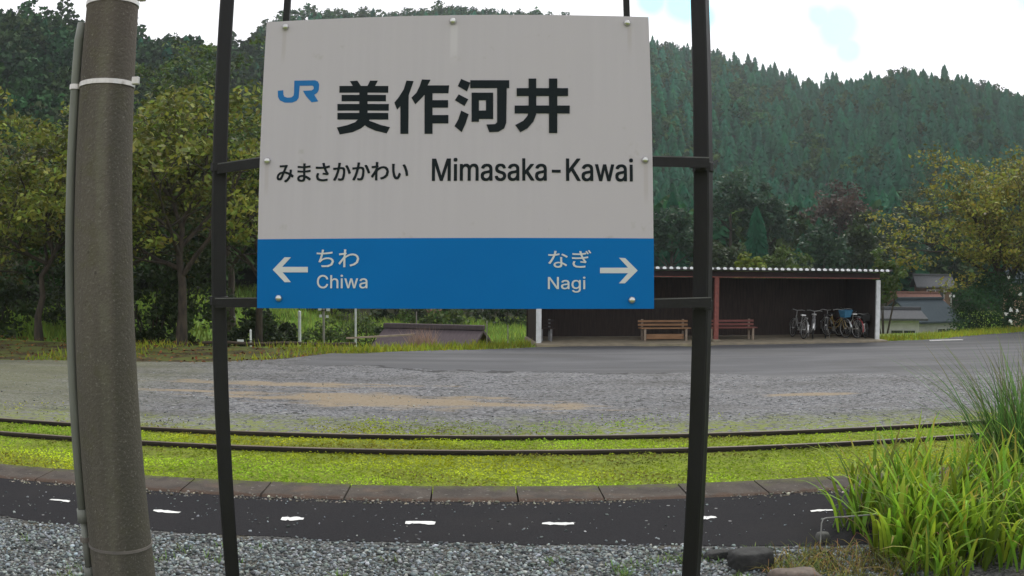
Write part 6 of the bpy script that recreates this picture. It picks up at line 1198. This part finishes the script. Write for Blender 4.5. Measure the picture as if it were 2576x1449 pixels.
PI = math.pi
cm = lambda n_, c_: simple(n_, c_, tuple(v_ * .75 for v_ in c_), 10, .4, spec=.5)
bicycle('dark bicycle with pale mudguards, leftmost of the parked bicycles', 9.45, 1.15, PI / 2 + .25, cm('paint_silver', (.42, .42, .41)), M_CHROME, M_WHT, None, .10)
bicycle('silver bicycle with a pale saddle, second from the left of the parked bicycles', 9.95, 1.0, -PI / 2 - .15, cm('paint_grey', (.30, .30, .31)), M_CHROME, M_WHT, None, -.05)
bicycle('black bicycle with white rear reflector, left of the blue-basket bicycle', 10.5, 1.1, PI / 2 - .2, cm('paint_black', (.04, .04, .045)), M_BLKP, M_BLKP, None, .04)
bicycle('yellow-framed bicycle carrying a blue basket, in the middle of the row', 10.98, 1.25, -PI / 2 + .5, cm('paint_yellow', (.50, .36, .12)), M_CHROME, M_BLKP, cm('basket_blue', (.05, .20, .34)), .05, 1.04)
bicycle('bicycle with red mudguards and a white saddle', 11.32, 1.0, PI / 2 + .45, cm('paint_cream', (.50, .47, .42)), cm('paint_red', (.26, .03, .03)), M_WHT, None, .06, 1.04)
bicycle('small dark bicycle in the corner next to the white end board', 11.85, .95, -PI / 2 + .1, cm('paint_green', (.05, .06, .05)), M_BLKP, M_BLKP, M_BLKP, 0.04, .88)
bicycle('black bicycle with pale wheel rims leaning on the right wall of the shelter', 12.1, 1.35, PI / 2 - .12, cm('paint_dark', (.05, .05, .05)), M_WHT, M_BLKP, None, -.06, .92)

# ------------------------------------------------------------------ houses
M_TILE = simple('grey_roof_tiles', (.105, .107, .112), (.085, .087, .09), 3, .95, .4, 18, spec=.06, stretch=(6, 1, 1))
M_TILE2 = simple('blue_grey_roof', (.05, .064, .073), (.04, .052, .06), 3, .95, .4, 18, spec=.06, stretch=(6, 1, 1))
M_TILE3 = simple('brown_purple_roof', (.105, .085, .092), (.085, .068, .074), 3, .95, .3, 18, spec=.06, stretch=(5, 1, 1))
M_TILE4 = simple('red_brown_roof', (.20, .11, .085), (.15, .085, .07), 3, .95, .3, 18, spec=.06, stretch=(5, 1, 1))
M_WALLW = simple('white_plaster', (.66, .66, .63), (.54, .54, .51), 2, .8)
M_WALLG = simple('grey_plaster', (.42, .42, .41), (.34, .34, .33), 2, .8)
M_WALLB = simple('brown_boards', (.17, .11, .075), (.12, .08, .055), 3, .8, stretch=(5, 5, .5))
M_WALLT = simple('tan_boards', (.42, .29, .20), (.34, .23, .16), 3, .8)
M_GLASS = simple('window_glass', (.05, .06, .07), (.03, .035, .04), 2, .15, spec=.6)
M_WF = simple('window_frame', (.55, .55, .54), (.45, .45, .45), 8, .5)


def house(label, loc, rz, w, d, h, rh, m_wall, m_roof, wins=(), over=.45, name='house', ridge=True, gable_x=True):
    t = thing(name, label, 'house', loc, rz)
    mb = MB()
    mb.box((-w / 2, -d / 2, -1.2), (w / 2, d / 2, h))
    for s in (-1, 1):
        x_ = s * (w / 2 - .001)
        mb.add([(x_, -d / 2, h + .001), (x_, d / 2, h + .001), (x_, 0, h + rh), (x_ - s * .12, -d / 2, h + .001), (x_ - s * .12, d / 2, h + .001), (x_ - s * .12, 0, h + rh)], [(0, 1, 2), (3, 5, 4), (0, 2, 5, 3), (1, 4, 5, 2), (0, 3, 4, 1)])
    mb.build('wall', m_wall, t)
    sl_ = rh / (d / 2); mb = MB()
    for s in (-1, 1):
        nseg = 8; V, F = [], []
        e = d / 2 + over
        mb.add([(-w / 2 - over, s * e, h - sl_ * over + .03), (w / 2 + over, s * e, h - sl_ * over + .03), (w / 2 + over, 0, h + rh + .03), (-w / 2 - over, 0, h + rh + .03),
                (-w / 2 - over, s * e, h - sl_ * over + .15), (w / 2 + over, s * e, h - sl_ * over + .15), (w / 2 + over, 0, h + rh + .15), (-w / 2 - over, 0, h + rh + .15)],
               [(0, 1, 2, 3), (4, 7, 6, 5), (0, 4, 5, 1), (1, 5, 6, 2), (2, 6, 7, 3), (3, 7, 4, 0)])
    rf = mb.build('roof', m_roof, t)
    mb = MB()
    mb.box((-w / 2 - over - .03, -.16, h + rh + .12), (w / 2 + over + .03, .16, h + rh + .30)); mb.build('ridge_cap', m_roof, rf, bevel=.03)
    for (u, z_, ww, hh_) in wins:
        mb = MB()
        y_ = -d / 2
        mb.box((u - ww / 2 - .07, y_ - .05, z_), (u + ww / 2 + .07, y_ - .004, z_ + .07)); mb.box((u - ww / 2 - .07, y_ - .05, z_ + hh_), (u + ww / 2 + .07, y_ - .004, z_ + hh_ + .07))
        for q in (-ww / 2 - .07, -.035, ww / 2): mb.box((u + q, y_ - .046, z_ + .071), (u + q + .07, y_ - .004, z_ + hh_ - .001))
        wn = mb.build('window', M_WF, t)
        mb = MB(); mb.box((u - ww / 2, y_ - .02, z_ + .071), (u + ww / 2, y_ - .003, z_ + hh_ - .001)); mb.build('pane', M_GLASS, wn)
    return t


house('low white house with a grey roof just right of the bicycle shelter', (24.5, 50.0, -2.85), R(-14), 3.8, 3.2, 1.72, .36, M_WALLW, M_TILE, [(.9, .55, 1.5, .5), (-1.2, .5, .9, .7)])
house('small house with blue-grey roof and pale gable, behind the low white house', (31.6, 58.5, -3.4), R(14), 3.9, 4.2, 1.75, 1.2, M_WALLG, M_TILE2, [(.8, .3, 1.6, .8)])
house('brown two-storey house high at the back with a dull hipped roof', (42.5, 76, -1.6), R(-18), 3.0, 3.2, 2.0, .8, M_WALLB, M_TILE, [(0, .8, 1.6, .8)])
house('low house with reddish brown roof left of the brown two-storey house', (39.4, 74, -2.0), R(-10), 4.2, 3.6, .9, .7, M_WALLT, M_TILE4, [(.4, .1, 1.2, .5)])
house('pale house end at the far right edge beyond the hedge', (39.9, 55.5, -1.6), R(-20), 3.6, 4, 2.6, .8, M_WALLT, M_TILE2, [(0, .9, 1.6, .8)])
house('sunken shed roof of dull purple-brown sheets below the back edge of the lot', (-1.45, 34.3, -3.2), R(-15), 3.3, 3.4, 1.68, .68, simple('red_brown_wall', (.20, .08, .05)), M_TILE3, [], .3, 'low_building')
house('small tan hut at the far side of the field, under the nameboard', (-3.2, 75, -3.2), R(8), 2.0, 2.0, 1.25, .4, M_WALLT, M_TILE4, [(0, .3, .7, .5)], .25, 'hut')

# garden posts and boards beyond the lot
def post_thing(name, label, cat, loc, h, r_, mat, group=None):
    t = thing(name, label, cat, loc, 0, group)
    mb = MB(); mb.tube([(0, 0, -.3), (0, 0, h)], r_, 10); mb.lathe([(r_ * 1.05, h), (r_ * 1.05, h + .03), (r_ * .3, h + .06)], 10)
    mb.build('shaft', mat, t)
    return t


gp = 'white posts behind the lot'
post_thing('marker_post', 'thick white post in the weeds left of the signal post', 'post', (-7.7, 40, float(gz(-7.7, 40))), 3.0 - .35, .07, M_WHITE, gp)
post_thing('marker_post', 'tall thin white pole right of the signal post', 'post', (-4.9, 38, float(gz(-4.9, 38))), 3.9, .045, M_WHITE, gp)
t = post_thing('signal_post', 'grey post with white plates at its top, between the two white poles', 'signal', (-6.6, 40, float(gz(-6.6, 40))), 2.95, .055, simple('grey_post', (.30, .28, .25)))
for u, v_, w, h_ in ((-.16, 2.72, .15, .26), (.22, 2.70, .16, .30), (-.12, 2.42, .12, .12), (.18, 2.40, .12, .12)):
    mb = MB(); mb.box((u - w / 2, -.10, v_), (u + w / 2, -.085, v_ + h_)); mb.build('plate', M_WHITE, t)
mb = MB(); mb.box((-.26, -.082, 2.70), (.32, -.056, 2.73)); mb.build('crossarm', M_DARKSTEEL, t)
t = post_thing('marker_post', 'short pale post with two little boards at the back edge of the lot', 'post', (-7.1, 28.45, -.9), .44, .035, M_WHITE)
for u, m_ in ((-.33, M_WHITE), (.24, M_DARKSTEEL)):
    mb = MB(); mb.box((u - .11, -.06, .10), (u + .11, -.045, .17)); mb.build('board', m_, t)
mb = MB(); mb.box((-.40, -.043, .12), (.35, -.036, .145)); mb.build('crossarm', M_DARKSTEEL, t)
for i, (x_, y_, h_) in enumerate(((.55, 33.2, 2.9), (1.35, 34, 2.7), (-2.2, 36, 3.0))):
    post_thing('garden_stake', ('thin grey stake at the right end of the sunken roof', 'thin grey stake between the sunken roof and the shelter', 'thin grey stake behind the middle of the sunken roof')[i], 'stake', (x_, y_, float(gz(x_, y_))), h_, .022, simple('weathered_wood', (.30, .28, .25)), 'garden stakes')
for i, (x_, y_, h_, w) in enumerate(((1.1, 70, 1.3, .5), (4.5, 62, 1.5, .35), (6.4, 58, 1.4, .45))):
    t = thing('grave_stone', ('small pale stone at the far edge of the field, beside the tan hut', 'small pale stone at the far edge of the field, second from the shelter', 'pale upright stone beside the left end of the shelter')[i], 'stone', (x_, y_, float(gz(x_, y_))), .2, 'stones at the edge of the field')
    mb = MB(); mb.box((-w / 2, -w / 2, .0), (w / 2, w / 2, h_)); mb.build('pillar', M_WALLG, t, bevel=.03)
    mb = MB(); mb.box((-w * .8, -w * .8, -.3), (w * .8, w * .8, -.002)); mb.build('plinth', M_WALLG, t, bevel=.03)
for i, (x_, y_, w, h_, m_, lab) in enumerate(((-9.6, 42.5, 1.3, 1.7, M_LEAF_M, 'bush in the field left of the thick white post'), (-7.0, 44.5, 1.6, 1.8, M_LEAF_M, 'olive bush behind the signal post'), (-5.4, 46, 1.7, 1.9, M_LEAF_M, 'olive bush between the signal post and the tall thin pole'), (-4.1, 41, .95, 1.9, M_LEAF_D, 'dark bush right of the tall thin pole'), (-8.2, 41, .6, 1.5, M_LEAF_D, 'little dark bush at the thick white post'),
                                        (1.6, 35.2, 1.2, 1.9, M_LEAF_M, 'green bush between the sunken roof and the shelter'), (-2.4, 62, 2.4, 2.0, M_LEAF_M, 'low bush behind the ridge of the sunken roof'), (2.5, 66, 2.6, 2.2, M_LEAF_D, 'dark bush at the far side of the field'), (-5.2, 68, 2.2, 2.0, M_LEAF_D, 'dark bush left of the tan hut'), (-10, 64, 3, 2.6, M_LEAF_D, 'dark bush at the far left of the field'))):
    b = thing('bush', lab, 'bush', (x_, y_, float(gz(x_, y_))), 0, 'bushes in the field')
    rg = np.random.default_rng(500 + i)
    P, T = crown_pts(rg, (0, 0, h_ * .5), (w, w * .8, h_ * .55), 34, 50, .3, -.9, .5); V, F = leaf_quads(P, .16 if y_ < 50 else .3, rg, .6, .3)
    raw('foliage', V, F, m_, b, tint=tints(T, rg, .2))
    mb = MB()
    for k in range(4): mb.tube([(0, 0, -.1), (w * .3 * math.cos(k * 1.6), w * .2 * math.sin(k * 1.6), h_ * .5), (w * .6 * math.cos(k * 1.6), w * .4 * math.sin(k * 1.6), h_ * .8)], [.04, .03, .01], 5)
    mb.build('stem', BARK, b)
# dark wood at the far side of the field
for i in range(9):
    x_ = -12 + i * 3.1; y_ = 80 + (i * 37 % 7)
    clump_tree(('dark tree in the row across the field, mostly hidden behind the nameboard'), (x_, y_, float(gz(x_, y_))), 10, (2.9, 2.6, 4.0), 6.0, M_LEAF_D, 600 + i, 'row of trees hidden by the nameboard', nclump=36, nleaf=40, leaf=.5, clump=.32, low=-.4)
t = post_thing('signal_post', 'thin pole with white plates at its top, above the right end of the hedge houses', 'signal', (38.2, 65, float(gz(38.2, 65))), 2.6, .05, simple('pale_pole', (.35, .35, .34)))
for u in (-.22, .12):
    mb = MB(); mb.box((u, -.09, 2.3), (u + .2, -.075, 2.5)); mb.build('plate', M_WHITE, t)
post_thing('marker_post', 'pale thin pole standing in the hedge at the far right', 'post', (27.6, 36.2, float(gz(27.6, 36.2))), 3.5, .035, M_WALLG)
# pampas tuft before the sunken roof, plank, concrete chunk
tf = thing('dry_grass_tuft', 'tuft of pinkish dry grass in front of the sunken roof', 'grass tuft', (-1.55, 28.9, -.95))
V, F, T = weeds(260, (-.42, .42), (-.2, .2), .3, .75, .010, np.random.default_rng(9), None, lambda a, b_: 0 * a)
raw('blades', V, F, leafmat('dry_pink_grass', (.36, .24, .19), .3, .8), tf, tint=np.ones((len(V), 3)))
mb = MB(); mb.box((-1.1, -.05, 0), (1.1, .05, .05), Matrix.Rotation(R(9), 3, 'Z') @ Matrix.Rotation(R(-3), 3, 'Y'), (-2.9, 28.75, -.62)); tag(mb.build('plank', M_LEG), 'pale plank lying along the edge of the sunken roof', 'plank')
mb = MB(); mb.box((-.75, -.06, 0), (.75, .06, .035), Matrix.Rotation(R(4), 3, 'Z'), (17.0, 29.2, -.846)); tag(mb.build('kerb_stone', M_WALLW, bevel=.01), 'pale kerb piece lying on the asphalt right of the shelter', 'kerb stone')
mb = MB(); mb.tube([(x_, 27.95 + .1 * math.sin(x_), -.80 + .02 * math.sin(x_ * 3)) for x_ in np.linspace(-8.6, -3.6, 20)], .05, 7); tag(mb.build('fallen_pole', simple('dark_wood_pole', (.07, .05, .035))), 'dark pole lying along the back edge of the lot under the signal post', 'pole')
# buried rod at the front of the moss
mb = MB(); mb.tube([(x_, 8.25 + .02 * math.sin(x_ * 2), -.79 + .012 * math.sin(x_ * 5)) for x_ in np.linspace(-14, -1.2, 40)], .014, 6)
tag(mb.build('signal_wire', M_RAIL), 'thin dark wire rope lying in the moss along the left of the platform', 'wire', 'wires in the moss')
mb = MB(); mb.tube([(x_, 8.25 + .02 * math.sin(x_ * 2), -.79 + .012 * math.sin(x_ * 5)) for x_ in np.linspace(.6, 12, 40)], .014, 6)
tag(mb.build('signal_wire', M_RAIL), 'thin dark wire rope lying in the moss right of the nameboard', 'wire', 'wires in the moss')

# ------------------------------------------------------------------ rocks, wire frame and tall grass at the right of the platform
def rock(label, loc, s3, seed, mat, rz=0, blocky=.5):
    bm = bmesh.new(); bmesh.ops.create_icosphere(bm, subdivisions=4, radius=1)
    r_ = np.random.default_rng(seed); ph = r_.uniform(0, 6, (6, 3)); fr = r_.uniform(1, 3.2, (6, 3))
    for v_ in bm.verts:
        p = np.array(v_.co); m_ = np.abs(p).max(); p = p * (1 - blocky) + p / m_ * .75 * blocky
        dsp = sum(math.sin((fr[k] * p).sum() + ph[k, 0]) for k in range(6)) * .05 + .02 * math.sin(p[0] * 13 + ph[0, 1]) * math.sin(p[1] * 11 + p[2] * 12)
        p = p * (1 + dsp); v_.co = Vector((p[0] * s3[0], p[1] * s3[1], p[2] * s3[2]))
    me = bpy.data.meshes.new('rock'); bm.to_mesh(me); bm.free()
    for p in me.polygons: p.use_smooth = True
    me.materials.append(mat)
    o = bpy.data.objects.new('rock', me); COL.objects.link(o); o.location = loc; o.rotation_euler = (0, 0, rz)
    return tag(o, label, 'rock', 'rocks at the right of the platform')


M_RK = simple('dark_rock', (.045, .045, .043), (.025, .025, .024), 18, .85, .6, 60)
M_RK2 = simple('brown_rock', (.17, .135, .11), (.11, .09, .075), 16, .85, .6, 60)
rock('blackish block of rock beside the foot of the right post', (1.50, 4.52, .035), (.15, .10, .085), 1, M_RK, .2, .75)
rock('smooth brown rock at the bottom edge, right of the blackish block', (1.66, 4.22, .02), (.15, .10, .07), 2, M_RK2, -.2, .3)
rock('small grey rock under the thin wire frame', (2.06, 4.86, .03), (.05, .04, .045), 3, simple('grey_rock', (.12, .12, .11), (.07, .07, .065), 16, .85, .6, 60), 0, .4)
rock('flat dark stone behind the blackish block', (1.36, 4.70, .02), (.09, .05, .035), 5, M_RK, .1, .6)
wf = MB(); wf.tube([(1.99, 4.72, -.01), (1.99, 4.73, .16), (2.00, 4.735, .185), (2.02, 4.735, .19), (2.42, 4.74, .185)], .0045, 7)
tag(wf.build('wire_hoop', simple('galvanised_wire', (.30, .30, .29), (.2, .2, .19), 20, .5)), 'thin grey wire hoop standing on the platform by the tall grass', 'wire hoop')


def blades(rg, n, base, brad, h0, h1, w, spread, bend, seg=6, lean=(0, 0), zc=0.0):
    V, F, T = [], [], []
    for _ in range(n):
        a = rg.uniform(0, 6.283); q = brad * math.sqrt(rg.uniform())
        p = np.array([base[0] + q * math.cos(a), base[1] + q * .8 * math.sin(a), zc - .01])
        h_ = rg.uniform(h0, h1); b_ = rg.uniform(0, 6.283)
        out = np.array([math.cos(b_) + lean[0], math.sin(b_) + lean[1], 0.]); out *= rg.uniform(.15, 1) * spread
        bd = rg.uniform(.3, 1) * bend
        side = np.array([-math.sin(b_), math.cos(b_), 0]); ww = w * rg.uniform(.6, 1.3)
        br = rg.choice([.42, .7, .95, 1.1, 1.3]) * rg.uniform(.9, 1.1); yl = rg.uniform(.75, 1.25); dry = rg.uniform() < .3
        k = len(V)
        for i in range(seg + 1):
            t_ = i / seg
            c_ = p + out * h_ * (t_ + bd * t_ * t_) + np.array([0, 0, h_ * (t_ - bd * .75 * t_ ** 2.6)])
            wd = ww * (min(1, t_ * 3 + .45)) * (1 - t_ ** 2.2) + .0004
            V += [c_ - side * wd, c_ + np.array([0, 0, -wd * .45]), c_ + side * wd]
            if dry and t_ > .7: T += [(br * 1.5, br * .75, br * 1.3)] * 3
            else: T += [(br * yl * (.75 + .35 * t_), br * (.75 + .35 * t_), br * .8)] * 3
            if i:
                m_ = k + 3 * i
                F += [(m_ - 3, m_ - 2, m_ + 1, m_), (m_ - 2, m_ - 1, m_ + 2, m_ + 1)]
    return np.array(V), np.array(F), np.array(T)


M_BLADE = leafmat('broad_grass_blades', (.25, .40, .04), .45, .5, .3)
M_BLADE2 = leafmat('thin_grass_blades', (.125, .245, .07), .35, .55, .3)
M_DRY = leafmat('dry_grass_blades', (.22, .20, .09), .3, .8, .1)
rg = np.random.default_rng(31)
for i, (bx_, by_, n, br, h0, h1, w, sp, bd, ln, lab) in enumerate((
        (2.46, 4.50, 70, .22, .34, .66, .015, .48, .7, (-.1, 0), 'clump of broad bright green grass nearest the wire hoop'),
        (2.62, 4.45, 95, .30, .40, .78, .0165, .5, .7, (0, 0), 'clump of broad bright green grass in the bottom right corner'),
        (3.05, 4.75, 95, .34, .40, .80, .016, .5, .7, (0, 0), 'clump of broad bright green grass at the right edge'),
        (2.55, 5.05, 100, .34, .45, .82, .0145, .5, .65, (-.1, 0), 'clump of broad bright green grass behind the corner clump'),
        (2.42, 4.08, 60, .20, .24, .46, .013, .55, .8, (-.1, 0), 'low clump of broad green grass at the bottom edge'),
        (2.95, 4.20, 90, .30, .32, .66, .0155, .5, .75, (0, 0), 'clump of broad green grass in the very corner of the view'),
        (3.45, 4.45, 90, .32, .40, .80, .016, .5, .7, (0, 0), 'clump of broad green grass right of the corner clump'),
        (3.6, 5.1, 90, .34, .45, .85, .0145, .5, .65, (0, 0), 'tall clump of broad green grass below the thin dark fans'),
        (3.10, 5.45, 95, .34, .45, .80, .0145, .5, .65, (0, 0), 'clump of broad green grass in front of the thin dark grass'))):
    t = thing('grass_clump', lab, 'grass clump', (bx_, by_, 0), 0, 'broad grass clumps on the platform')
    V, F, T = blades(rg, n, (0, 0), br, h0, h1, w, sp, bd, lean=ln)
    raw('blades', V, F, M_BLADE, t, tint=T, smooth=True)
    V, F, T = blades(rg, 22, (0, 0), br * 1.1, h0 * .4, h1 * .6, w * .45, sp * 1.4, 1.0, lean=ln)
    raw('dry_blades', V, F, M_DRY, t, tint=T, smooth=True)
for i, (bx_, by_, n, br, h0, h1, sp, bd, ln, lab) in enumerate((
        (4.1, 5.75, 420, .26, .75, 1.38, .50, .45, (-.55, 0), 'fan of thin dark green grass leaning left at the right edge'),
        (4.65, 5.75, 420, .30, .75, 1.45, .40, .38, (-.1, 0), 'thick fan of thin dark green grass at the right edge, behind the leaning one'))):
    t = thing('grass_clump', lab, 'grass clump', (bx_, by_, 0), 0, 'thin grass fans on the platform')
    V, F, T = blades(rg, n, (0, 0), br, h0, h1, .0048, sp, bd, lean=ln, seg=7)
    raw('blades', V, F, M_BLADE2, t, tint=T, smooth=True)
# matted dry weeds between the rocks, and small tufts in the gravel
V, F, T = blades(rg, 900, (1.95, 4.35), .42, .05, .16, .003, .9, .8, 4)
o = raw('matted_weeds', V, F, M_DRY, tint=T * np.array([1.0, 1.05, .8]), smooth=True); tag(o, kind='stuff')
allV, allF, allT, ofs = [], [], [], 0
for _ in range(60):
    c_ = (rg.uniform(.4, 2.0), rg.uniform(4.0, 4.85)) if rg.uniform() < .75 else (rg.uniform(-3, .6), rg.uniform(3.9, 4.9))
    V, F, T = blades(rg, int(rg.uniform(10, 30)), c_, rg.uniform(.03, .09), .02, .08, .0028, .8, .6, 3)
    allV.append(V); allF.append(F + ofs); allT.append(T * np.array([1.3, 1.1, 1.0])); ofs += len(V)
tag(raw('low_weeds', np.concatenate(allV), np.concatenate(allF), M_BLADE2, tint=np.concatenate(allT), smooth=True), kind='stuff')

# ------------------------------------------------------------------ haze over the valley
g = G('haze_air')
pv = g.n('ShaderNodeVolumePrincipled')
pv.inputs['Color'].default_value = (.86, .95, 1.0, 1)
pv.inputs['Density'].default_value = .00038
pv.inputs['Anisotropy'].default_value = .55
g.t.links.new(pv.outputs[0], g.out.inputs['Volume'])
mb = MB(); mb.box((-450, -130, -12), (450, 430, 125))
tag(mb.build('haze', g.m), kind='stuff')
